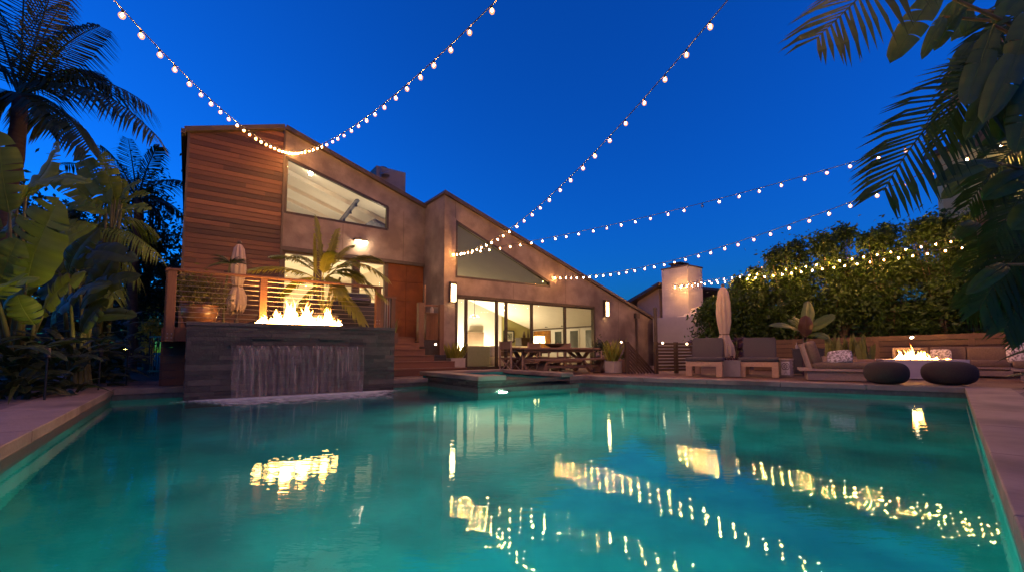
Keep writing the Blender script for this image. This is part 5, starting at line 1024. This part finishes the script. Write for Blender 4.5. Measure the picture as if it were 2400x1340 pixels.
q = Q(2368, 823, 9.25); c = Vec((q.x, q.y, 0)); f = frame(c, R(-48)); t = thing('corner_seat', 'taupe cushioned wooden corner seat at the pool end of the sofa', 'sofa', c)
m = MB(); m.box((0, -.02, .21), (1.5, .9, .27), f); build('platform', m, S['greywood'], t, bevel=.006); m = MB(); m.box((.12, .12, 0), (1.3, .8, .21), f); build('base', m, S['greywood'], t); m = MB(); m.cushion((.02, 0, .27), (1.45, .85, .43), f, 7); build('seat_cushion', m, S['taupe'], t, smooth=True); m = MB(); m.cushion((.0, .62, .4), (1.45, .88, .80), f, 6); build('back_cushion', m, S['taupe'], t, smooth=True)
f4 = (Q(2392, 828, 9.5), f[1], Z * .95 + f[2] * .3, f[2] * .95 - Z * .3); m = MB(); m.cushion((-.21, -.21, -.08), (.21, .24, .08), f4, 2.8); tag(build('pillow', m, S['pattern'], smooth=True), 'large white and dark patterned pillow on the corner seat', 'pillow')
#VEG#
# ------------------------------------------------------------------ planting on the terrace side of the house
def palm(name, label, crown, foot, r0, fr_list, L, wd, mat, seed, d0, ang=.95, droop=.5, nl=44, cat='palm', rad=.03, stalk=.10):
    t = thing(name, label, cat, foot); rg = random.Random(seed); crown = Vec(crown); foot = Vec(foot)
    m = MB(); k = 9; pts = [foot.lerp(crown, i / k) + Vec((.05 * math.sin(i), 0, 0)) for i in range(k + 1)]; m.tube(pts, [r0 * (1.15 - .3 * i / k + (.18 if i == k - 2 else 0)) for i in range(k + 1)], 10); build('trunk', m, S['trunk'], t, smooth=True)
    m = MB()
    for tx, ty, dd, sg in fr_list:
        T = Q(tx, ty, d0 + dd); frond(m, crown, T, sg, nl, L * rg.uniform(.85, 1.1), wd, rg, ang, droop, stalk, rad=rad, a0=rg.uniform(.3, .6), fold=-.1)
    build('fronds', m, S[mat], t); return t
palm('king_palm', 'tall palm with drooping dark feather fronds at the top corner over the broad-leaved plants', Q(46, 225, 9.5), Vec((Q(20, 330, 9.5).x - .15, 9.6, 0)), .15,
     [(235, 62, -.6, .55), (140, -70, 0, .3), (-60, -40, .3, .5), (365, 318, -.5, 1.2), (350, 250, .4, 1.05), (212, 352, -.9, .75), (-90, 120, .2, .8), (-70, 330, -.4, .9), (60, -120, .6, .2), (250, 190, 1.2, .9), (110, 300, 1.3, .8), (150, 10, 1.4, .6)], .95, .05, 'leafp', 1, 9.5, nl=46, droop=.9)
palm('feather_palm', 'mid-sized dark palm behind the broad-leaved plants near the cedar wall', Q(322, 470, 13.5), Vec((Q(322, 470, 13.5).x, 13.6, 0)), .13,
     [(235, 340, 0, .5), (372, 345, 0, .6), (442, 432, -.4, .7), (436, 512, .2, .6), (150, 385, .4, .8), (225, 480, -.3, .5), (300, 325, .7, .2), (400, 560, .3, .8), (262, 400, 1, .4)], .75, .045, 'leafp', 2, 13.5, nl=34, droop=.8)
palm('arching_palm', 'low arching palm catching warm light between the broad-leaved plants and the dark trees', Q(205, 545, 8.8), Vec((Q(205, 640, 8.8).x, 8.9, 0)), .09,
     [(372, 600, -.1, .55), (330, 660, .3, .5), (270, 700, -.3, .35), (300, 480, .6, .4), (80, 560, .3, .4), (140, 690, .1, .4), (360, 540, .8, .6)], .6, .035, 'leafb', 3, 8.8, nl=34, droop=.9)
def bird(name, label, foot, leaves, mat, seed, rag=.45, pet=.024):
    foot = Vec(foot); t = thing(name, label, 'broad-leaved plant', foot); rg = random.Random(seed); mb_, ms_ = MB(), MB(); mb_.mi = 0
    for bx, by, tx, ty, wpx, db, dt, nx, nz, arc in leaves:
        B = Q(bx, by, db); T = Q(tx, ty, dt); w_ = wpx / F * (db + dt) / 2
        paddle(mb_, B, T, w_, Vec((nx, -1, nz)), rg, arc, rag, None, 26, 0, rg.uniform(.15, .8), .012)
        c = foot + Vec((rg.uniform(-.12, .12), rg.uniform(-.12, .12), 0)); mid = (c + B) / 2 + Vec((0, 0, .25)); ms_.tube([c * (1 - k / 6) ** 2 + mid * 2 * (k / 6) * (1 - k / 6) + B * (k / 6) ** 2 for k in range(7)], [.045, .04, .036, .032, .027, .022, .016], 7, rg.random())
    build('leaves', mb_, S[mat], t, smooth=True); build('stalks', ms_, S['stem'], t, smooth=True); return t
def foot_at(px, d): q = Q(px, 823, d); return Vec((q.x, q.y, -.03))
bird('bird_of_paradise_plant', 'nearest broad-leaved plant with a huge upright paddle leaf, at the edge of the photo', foot_at(38, 6.6),
     [(62, 668, 138, 468, 120, 6.2, 6.0, .35, .25, .10), (40, 470, 137, 332, 70, 6.6, 6.9, -.3, .5, -.12), (22, 500, -2, 310, 78, 6.3, 6.2, .5, .1, .1), (60, 462, 216, 430, 66, 6.3, 6.0, .1, 1.0, .25), (20, 520, 112, 418, 60, 6.5, 6.6, -.2, .7, .2),
      (-10, 700, 42, 560, 80, 6.0, 5.9, .6, .3, .12), (70, 690, 232, 525, 62, 6.7, 6.4, .2, .5, .3), (-20, 640, -60, 470, 90, 6.4, 6.3, .4, .2, .1), (10, 760, 130, 640, 60, 6.6, 6.3, .2, .8, .3), (60, 720, 30, 600, 84, 6.4, 6.5, .2, .3, .1), (100, 740, 200, 640, 64, 6.6, 6.4, .3, .6, .2), (40, 600, 150, 560, 60, 6.8, 6.6, .1, .9, .25), (-10, 560, 80, 520, 64, 6.7, 6.6, .2, .8, .2), (80, 760, 40, 690, 60, 6.3, 6.1, .1, .9, .2), (-10, 690, 90, 655, 60, 5.9, 5.7, .2, 1.2, .2)], 'leafb', 5, .75)
bird('bird_of_paradise_plant', 'broad-leaved plant with a fan of torn paddle leaves against the sky, before the dark palm', foot_at(225, 9.0),
     [(262, 478, 183, 352, 52, 8.7, 8.9, .1, .2, .1), (270, 470, 243, 356, 44, 8.8, 8.6, .4, .2, .1), (282, 468, 333, 424, 44, 8.7, 8.6, -.2, .6, .2), (285, 478, 352, 456, 34, 8.8, 8.6, .1, .8, .2), (284, 492, 352, 492, 40, 8.7, 8.5, .1, .9, .2), (250, 500, 148, 482, 54, 8.6, 8.4, .1, .9, .25), (235, 485, 105, 395, 60, 8.9, 8.7, .3, .6, .2), (270, 520, 290, 420, 40, 9.0, 9.0, .2, .1, .05), (240, 560, 120, 520, 56, 8.5, 8.2, .1, .9, .2)], 'leafb', 6, .8)
bird('bird_of_paradise_plant', 'broad-leaved plant with long leaves arching out low towards the deck', foot_at(190, 7.6),
     [(175, 600, 326, 612, 62, 7.6, 7.4, .0, .7, .3), (160, 640, 233, 535, 62, 7.5, 7.3, .3, .3, .2), (190, 720, 330, 645, 56, 7.6, 7.4, .2, .5, .25), (165, 700, 260, 668, 60, 7.4, 7.2, .1, .9, .2), (140, 640, 80, 560, 60, 7.7, 7.8, .2, .5, .2), (205, 760, 320, 740, 50, 7.7, 7.5, .1, .8, .3), (150, 720, 110, 620, 70, 7.8, 7.9, .2, .3, .1), (215, 700, 270, 600, 56, 7.8, 7.9, .2, .4, .1), (190, 780, 255, 700, 56, 7.5, 7.4, .2, .6, .2), (120, 760, 190, 690, 60, 7.5, 7.3, .2, .7, .2), (230, 660, 210, 560, 56, 8.0, 8.1, .2, .3, .1)], 'leafd', 7)
def understory(name, label, foot, n, L, w, h, seed, mat='leafd', spread=1.):
    foot = Vec(foot); t = thing(name, label, 'plant', foot); rg = random.Random(seed); m = MB()
    for k in range(n):
        a = rg.random() * 6.28; el = rg.uniform(.1, 1.2); d = Vec((math.cos(a) * spread, math.sin(a) * spread, el)).normalized(); ll = L * rg.uniform(.6, 1.15); b = foot + Z * h * rg.random() ** 1.3 + Vec((rg.uniform(-.2, .2), rg.uniform(-.2, .2), 0))
        tip = b + d * ll - Z * .25 * ll
        if k % 4: paddle(m, b + (tip - b) * .2, tip, w * rg.uniform(.6, 1.1), Vec((d.x * -.4 + rg.uniform(-.3, .3), d.y * -.4 - .3, 1)), rg, .25, .2, None, 7, .1, rg.random(), .006)
        else: strap(m, b, d, ll * 1.1, w * .4, rg, .5, rg.random(), 6)
    build('foliage', m, S[mat], t, smooth=False); return t
for px, d, n_, L, w, h, sd, lb in ((30, 5.9, 60, .75, .15, .65, 1, 'dense dark leafy plant at the corner of the paving, nearest the viewer'), (150, 6.7, 70, .7, .13, .8, 2, 'dark leafy plant below the huge upright paddle leaf'), (215, 8.2, 70, .7, .13, .9, 3, 'dark leafy plant spilling towards the paved path'), (275, 9.6, 60, .7, .12, .9, 4, 'small-leaved dark plant at the far end of the planting beside the path'),
                                 (90, 7.6, 70, .8, .16, 1.3, 5, 'tall dark leafy plant filling the bed under the arching palm'), (-60, 6.4, 60, .8, .16, 1.2, 6, 'dark leafy plant half outside the photo at the corner bed'), (255, 8.9, 60, .65, .11, 1.5, 7, 'bushy dark plant under the fan of torn leaves')):
    understory('shade_plant', lb, foot_at(px, d), n_, L, w, h, sd)
def tree(name, label, foot, crowns, n, size, seed, mat='leafd', tr=.12, clumps=16, cs=.42, asp=.45, cat='tree', mt='trunk'):
    foot = Vec(foot); t = thing(name, label, cat, foot); rg = random.Random(seed); m = MB(); cl = []
    for c, rad, share in crowns: cl += leafcloud(m, c, rad, int(n * share), size, rg, clumps, cs, asp=asp)
    build('crown', m, S[mat], t)
    m = MB(); c0 = Vec(crowns[0][0]); fork = foot.lerp(c0, .55) + Vec((0, 0, -.1)); m.tube([foot, foot.lerp(fork, .5) + Vec((rg.uniform(-.08, .08), rg.uniform(-.08, .08), 0)), fork], [tr, tr * .85, tr * .7], 8)
    for q, s, h in cl[::2]: mid = (fork + q) / 2 + Vec((rg.uniform(-.15, .15), rg.uniform(-.15, .15), rg.uniform(-.05, .2))); m.tube([fork, mid, q], [tr * .45, tr * .28, tr * .1], 5)
    build('trunk', m, S[mt], t, smooth=True); return t
C_ = lambda px, py, d: Q(px, py, d)
tree('evergreen_tree', 'dark tree rising between the palms and the cedar wall', foot_at(345, 15.5), [(C_(340, 520, 15.5), (1.3, 1.2, 1.9), .5), (C_(330, 690, 15.2), (1.4, 1.2, 1.7), .5)], 5200, .16, 41, clumps=26)
tree('evergreen_tree', 'small dark tree showing beside the deck post under the cedar corner', foot_at(418, 19), [(C_(415, 640, 19), (.9, .8, 1.0), .6), (C_(400, 720, 18.5), (1.0, .8, 1.2), .4)], 2600, .16, 42, clumps=16)
tree('evergreen_tree', 'dark tree mass behind the fan of torn leaves', foot_at(215, 14.5), [(C_(215, 600, 14.5), (1.9, 1.2, 1.8), .6), (C_(120, 560, 14.2), (1.6, 1.2, 2.0), .4)], 5200, .18, 43, clumps=26)
tree('evergreen_tree', 'dark tree filling the edge of the photo behind the tall palm trunk', foot_at(20, 13.0), [(C_(10, 560, 13), (1.8, 1.2, 1.9), .6), (C_(-60, 480, 12.5), (1.5, 1.2, 1.6), .4)], 4200, .18, 44, clumps=24)
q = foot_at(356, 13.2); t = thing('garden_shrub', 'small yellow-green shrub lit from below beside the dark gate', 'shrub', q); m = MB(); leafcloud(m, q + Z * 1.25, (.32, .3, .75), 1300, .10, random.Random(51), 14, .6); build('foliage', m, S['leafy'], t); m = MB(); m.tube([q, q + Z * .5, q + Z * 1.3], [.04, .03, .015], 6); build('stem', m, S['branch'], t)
def spot(label, px, d, aim, hgt=.16):
    c = foot_at(px, d); c.z = -.05; t = thing('garden_spotlight', label, 'spotlight', c, group='small garden spotlights in the planting'); a = (Vec(aim) - c).normalized(); h = c + Z * hgt
    m = MB(); m.tube([c, h], .012, 6); m.tube([h - a * .03, h + a * .09], [.03, .04], 10, cap=False); m.tube([h - a * .035, h - a * .03], [.028, .03], 10); build('housing', m, S['black'], t); p = disc_light('lens', h + a * .06, a, .03, S['garden_light'], t, .15); return t
spot('small garden spotlight under the lit yellow-green shrub', 362, 12.7, q + Z * 1.4)
S['garden_up'] = emit('garden_uplight_glow', (1, .70, .22), 1300)
for sx, sd_, ax, lb in ((112, 5.75, Q(90, 540, 6.3), 'small garden spotlight at the paving edge under the huge paddle leaf'), (236, 7.2, Q(230, 560, 8.0), 'small garden spotlight among the dark leaves below the arching palm'), (300, 8.6, Q(270, 420, 9.0), 'small garden spotlight beside the path aimed at the fan of torn leaves')):
    t = spot(lb, sx, sd_, ax, .62)
    for ch in t.children:
        if ch.name.startswith('lens'): ch.data.materials[0] = S['garden_up']
t = thing('garden_gate', 'dark iron garden gate at the end of the paved path', 'gate', foot_at(372, 12)); a = foot_at(350, 12.2); b = foot_at(384, 12.0); m = MB(); m.bar(a + Z * 1.05, b + Z * 1.05, .04, .04); m.bar(a + Z * .12, b + Z * .12, .04, .04); build('frame', m, S['black'], t)
for k in range(7): p = a.lerp(b, k / 6); m = MB(); m.tube([p, p + Z * (1.2 if k in (0, 6) else 1.05)], .018 if k in (0, 6) else .01, 6); build('bar', m, S['black'], t)
t, f, L = fbar_fence('board_fence', 'dark board fence at the back of the tropical planting', foot_at(-160, 15.5), foot_at(330, 17.5), 0, 2.6, 16, .01, 'fencewood', 5)
def hp(s, off=1.0): p = wa + (wb - wa) * (s / (wb - wa).length); nn = Vec((-(wb - wa).y, (wb - wa).x, 0)).normalized(); nn = nn if nn.y > 0 else -nn; return p + nn * off
m = MB(); rg = random.Random(58)
for k in range(7): leafcloud(m, Q(-160 + k * 95, 700, 30) + Z * rg.uniform(-.6, .5), (3.2, 2, 4.2), 1100, .5, rg, 18, .5)
tag(build('treeline', m, S['leafd']), 'dark mass of far trees behind the planting', 'trees', kind='stuff')
t, f, L = fbar_fence('board_fence', 'tall dark board fence behind the leafy hedge', hp(-3.5, 3.2), hp(9.5, 3.0), 0, 2.3, 14, .008, 'fencewood', 6)
# ------------------------------------------------------------------ hedge trees above the slat wall
HT = [(-1.35, 1.2, 2.6, 'bushy leafy tree of the hedge beside the white chimney'), (-.3, 1.3, 3.4, 'leafy hedge tree just behind the umbrella top'), (1.0, 1.3, 4.2, 'leafy hedge tree with a feathery top over the second lounge chair'), (2.3, 1.4, 4.5, 'tall leafy hedge tree above the banana plant'), (3.5, 1.4, 4.4, 'leafy hedge tree above the daybed'), (4.7, 1.4, 4.5, 'leafy hedge tree above the fire table'), (5.9, 1.4, 4.6, 'leafy hedge tree partly behind the hanging palm fronds'), (7.2, 1.3, 4.8, 'leafy hedge tree at the edge of the photo behind the overhanging leaves')]
for k, (s, off, h, lb) in enumerate(HT):
    p = hp(s, off + .1 * (k % 2)); p.z = 0; lo = .95; mid = (h + lo) / 2
    tree('hedge_tree', lb, p, [(p + Z * (lo + (h - lo) * .28), (1.0, .75, (h - lo) * .36), .42), (p + Z * (lo + (h - lo) * .62) + Vec((.1, .1, 0)), (1.0, .8, (h - lo) * .30), .40), (p + Z * (h - .30) + Vec((-.35, .2, 0)), (.45, .5, .42), .10), (p + Z * (h - .05) + Vec((.35, .3, 0)), (.40, .45, .50), .08)], 11500, .15, 60 + k, 'leafh', .05, 20, .46, .42, 'tree', 'branch')
# banana with bronze leaf
q = Q(1888, 823, 11.6); ft = Vec((q.x, q.y, 0)); t = thing('banana_plant', 'banana plant with broad green leaves and one bronze leaf behind the daybed', 'banana plant', ft); rg = random.Random(91); m = MB(); d = 11.5
for bx, by, tx, ty, w, db, dt, nx, nz, arc in ((1882, 782, 1801, 763, 24, 11.5, 11.2, .1, 1.4, .22), (1887, 765, 1896, 705, 34, 11.6, 11.9, .1, .1, .1), (1896, 775, 1957, 737, 24, 11.5, 11.4, .2, .8, .2), (1896, 784, 1942, 794, 28, 11.4, 11.0, .0, 1.0, .3), (1882, 765, 1862, 742, 24, 11.7, 12, .2, .3, .1), (1880, 775, 1846, 748, 20, 11.7, 11.8, .2, .9, .2)):
    paddle(m, Q(bx, by, db), Q(tx, ty, dt), w / F * db, Vec((nx, -1, nz)), rg, arc, .15, Q(1886, 812, 11.55), 12, 0, rg.uniform(.3, .7), .008)
build('leaves', m, mk('banana_leaf', (.045, .075, .010), (.11, .15, .022), rough=.42, ns=2.5, av=.6, transl=.25), t, smooth=True); m = MB(); paddle(m, Q(1886, 790, 11.35), Q(1889, 738, 11.3), 36 / F * 11.3, Vec((.05, -1, .1)), rg, .06, .05, None, 12, 0, .5, .008); build('bronze_leaf', m, S['leafred'], t, smooth=True)
m = MB(); m.tube([ft, Q(1888, 815, 11.6), Q(1886, 785, 11.55)], [.09, .07, .04], 8); build('trunk', m, S['leafr'], t, smooth=True)
# ------------------------------------------------------------------ plants hanging in at the right
UPC = Vec((-.6, -1, .1))
t = thing('overhanging_palm', 'palm with long feather fronds hanging into the top corner of the sky', 'palm', (5.6, 3.9, 0)); rg = random.Random(101); m = MB(); cr = Vec((5.3, 4.0, 4.6))
def hang(b, tip, mid, n, L, w, dd=.45, ang=.8, a0=.5, stalk=.3):
    frond(m, b, tip, 0, n, L, w, rg, ang, dd, stalk, up=UPC, rad=.016, mid=mid, a0=a0)
hang(Q(2330, -330, 3.7), Q(1912, 92, 3.3), Q(2075, -60, 3.4), 33, .66, .034, .35, .85, .45, .05)
hang(Q(2420, 110, 4.0), Q(2070, 448, 3.5), Q(2215, 190, 3.6), 33, .64, .036, .35, .85, .5, .12)
hang(Q(2500, 280, 4.2), Q(2270, 480, 3.9), Q(2370, 320, 4.0), 34, .42, .028, .45, .7, .6, .1)
hang(Q(2560, -100, 4.2), Q(2210, 330, 4.0), Q(2330, 20, 4.0), 40, .5, .034, .45, .8, .3, .1)
hang(Q(2520, 520, 4.6), Q(2295, 725, 4.3), Q(2380, 560, 4.4), 40, .5, .03, .5, .8, .5, .1)
hang(Q(2560, 600, 4.6), Q(2352, 772, 4.2), Q(2420, 640, 4.3), 36, .45, .028, .5, .8, .6, .1)
hang(Q(2560, 420, 5.0), Q(2265, 640, 4.9), Q(2390, 450, 4.9), 40, .5, .032, .5, .9, .7, .1)
hang(Q(2560, 500, 4.8), Q(2290, 560, 4.7), Q(2400, 470, 4.7), 36, .45, .03, .6, .9, .8, .1)
hang(Q(2540, 640, 4.7), Q(2260, 720, 4.6), Q(2380, 620, 4.6), 38, .45, .03, .6, .9, .8, .1)
hang(Q(2520, 700, 4.6), Q(2400, 800, 4.3), Q(2430, 720, 4.4), 30, .4, .028, .5, .8, .7, .1)
hang(Q(2560, 30, 4.4), Q(2230, 200, 4.6), Q(2380, 40, 4.5), 34, .42, .034, .5, .9, .7, .1)
hang(Q(2560, 330, 4.3), Q(2330, 560, 4.1), Q(2430, 380, 4.2), 34, .42, .03, .5, .9, .7, .1)
build('fronds', m, S['frondfront'], t); m = MB(); m.tube([(5.6, 3.9, -.05), (5.5, 3.95, 2.2), cr], [.13, .11, .10], 10); 
for b in (Q(2330, -330, 3.7), Q(2420, 110, 4.0), Q(2500, 280, 4.2), Q(2560, -100, 4.2), Q(2520, 520, 4.6), Q(2560, 600, 4.6), Q(2560, 420, 5.0)): m.tube([cr - Z * .3, (cr + b) / 2 + Z * .15, b], [.03, .02, .016], 6)
build('trunk', m, S['trunk'], t, smooth=True)
t = thing('broad_leaf_tree', 'dense plant with broad drooping dark leaves beside the hanging palm fronds', 'broad-leaved plant', (5.6, 4.2, 0)); rg = random.Random(103); m = MB()
L_ = [(2195, -20, 2085, 150, 85, 4.4, 4.3, .3, .2, .1), (2330, 60, 2262, 250, 70, 4.6, 4.3, .4, .1, -.1), (2390, 110, 2305, 290, 80, 4.5, 4.2, .3, .2, .1), (2330, 190, 2262, 330, 62, 4.7, 4.4, .2, .3, .1), (2365, 200, 2340, 330, 70, 4.6, 4.5, .3, .2, .1), (2420, 180, 2380, 360, 90, 4.4, 4.2, .3, .1, .1), (2440, -40, 2330, 60, 80, 4.9, 4.8, .3, .3, .1), (2300, -60, 2235, 40, 60, 5.0, 5.0, .2, .2, .1),
      (2345, 385, 2185, 440, 70, 4.7, 4.4, .1, .8, .2), (2440, 400, 2300, 470, 90, 4.9, 4.7, .2, .6, .2), (2420, 330, 2300, 345, 60, 4.9, 4.6, .1, .8, .3), (2460, 470, 2370, 540, 90, 4.9, 4.8, .2, .5, .2), (2250, 20, 2190, 120, 46, 5.2, 5.2, .2, .3, .1), (2290, 90, 2230, 160, 46, 5.3, 5.2, .2, .3, .1), (2470, 250, 2420, 420, 90, 4.6, 4.5, .3, .2, .1), (2420, 20, 2370, 170, 80, 4.6, 4.4, .4, .2, .1),
      (2360, 620, 2265, 690, 50, 5.4, 5.3, .1, .6, .2), (2290, 520, 2240, 560, 46, 5.6, 5.5, .1, .6, .2), (2210, 40, 2160, 140, 40, 5.2, 5.1, .1, .4, .2), (2260, 150, 2225, 215, 40, 5.3, 5.2, .1, .4, .1)]
tr_ = MB(); hub = Q(2520, 250, 5.2)
for bx, by, tx, ty, w, db, dt, nx, nz, arc in L_:
    db *= .78; dt *= .78; B = Q(bx, by, db); paddle(m, B, Q(tx, ty, dt), w * .74 / F * db, Vec((-nx - .3, -1, nz)), rg, arc, .35, None, 12, 0, rg.uniform(.1, .7), .008); tr_.tube([Vec((5.6, 4.2, max(.3, B.z - .9))), (Vec((5.6, 4.2, B.z)) + B) / 2, B], [.03, .02, .012], 6)
for k in range(60):
    a, b_ = rg.uniform(2230, 2460), rg.uniform(-40, 560); B = Q(a, b_, rg.uniform(5.4, 6.2)); d_ = Vec((rg.uniform(-1, .4), rg.uniform(-.5, .3), rg.uniform(-1, .1))).normalized(); paddle(m, B, B + d_ * rg.uniform(.3, .6), rg.uniform(.12, .2), Vec((-.3, -1, .5)), rg, .15, .2, None, 8, 0, rg.uniform(0, .5), .006)
build('leaves', m, S['leaffront'], t, smooth=True); tr_.tube([(5.6, 4.2, -.05), (5.55, 4.2, 2.0), (5.6, 4.25, 3.9)], [.10, .08, .05], 9); build('trunk', tr_, S['branch'], t, smooth=True)
m = MB()
for bx, by, tx, ty, w, d_ in ((2262, 180, 2220, 260, 20, 4.4), (2235, 150, 2208, 230, 14, 4.6), (2325, 262, 2285, 335, 26, 4.4), (2300, 440, 2290, 545, 18, 4.6), (2345, 590, 2262, 690, 30, 5.0), (2310, 640, 2285, 700, 18, 5.0)): paddle(m, Q(bx, by, d_), Q(tx, ty, d_ - .1), w / F * d_, Vec((-.3, -1, .2)), rg, .2, .5, None, 8, .1, rg.random(), .004, .2)
build('dry_leaves', m, S['dryleaf'], t)
understory('shade_plant', 'dark leafy clump behind the corner seat under the hanging fronds', Vec((9.6, 7.6, 0)), 70, .8, .14, 1.2, 71)
# lit gable of a house behind the overhanging leaves
q = Q(2345, 330, 19); t = thing('neighbour_gable', 'yellow-lit gable of a neighbouring house glimpsed through the overhanging leaves', 'house', (q.x, 19, 0)); f = frame((Q(2245, 330, 19).x, 19.6, 0), R(-12)); zz = Q(2345, 330, 19).z
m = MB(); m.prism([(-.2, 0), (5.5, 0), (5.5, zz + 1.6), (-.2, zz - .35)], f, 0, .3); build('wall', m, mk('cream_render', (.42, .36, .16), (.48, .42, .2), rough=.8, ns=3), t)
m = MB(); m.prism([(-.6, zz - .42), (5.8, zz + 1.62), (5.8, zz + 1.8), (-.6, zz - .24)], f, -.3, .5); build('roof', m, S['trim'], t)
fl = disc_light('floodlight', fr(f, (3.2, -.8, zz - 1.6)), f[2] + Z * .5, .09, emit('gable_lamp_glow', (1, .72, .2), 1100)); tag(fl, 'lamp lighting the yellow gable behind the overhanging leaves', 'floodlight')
# ------------------------------------------------------------------ sky
w = bpy.data.worlds.new('World'); sc.world = w; w.use_nodes = True; n = w.node_tree.nodes; l = w.node_tree.links; n.clear()
wo = n.new('ShaderNodeOutputWorld'); bg = n.new('ShaderNodeBackground'); sk = n.new('ShaderNodeTexSky'); sk.sky_type = 'NISHITA'; sk.sun_disc = False
sk.sun_elevation = R(-.4); sk.sun_rotation = R(-80); sk.ozone_density = 5; sk.air_density = 1; sk.dust_density = 0
mx = n.new('ShaderNodeMix'); mx.data_type = 'RGBA'; mx.blend_type = 'MULTIPLY'; mx.inputs[0].default_value = 1; mx.inputs[7].default_value = (.06, .70, 1, 1)
l.new(sk.outputs[0], mx.inputs[6]); l.new(mx.outputs[2], bg.inputs[0]); bg.inputs[1].default_value = 1.62; l.new(bg.outputs[0], wo.inputs[0])
SKYMIX, SKYBG, SKY = mx, bg, sk
sc.view_settings.view_transform = 'Standard'; sc.view_settings.look = 'None'; sc.view_settings.exposure = 0; sc.view_settings.gamma = 1
cy = sc.cycles
cy.use_denoising = True; cy.denoiser = 'OPENIMAGEDENOISE'; cy.max_bounces = 10; cy.diffuse_bounces = 4; cy.glossy_bounces = 4; cy.transmission_bounces = 6; cy.transparent_max_bounces = 16; cy.sample_clamp_indirect = 2.2; cy.use_light_tree = True; cy.caustics_refractive = True; cy.blur_glossy = .3
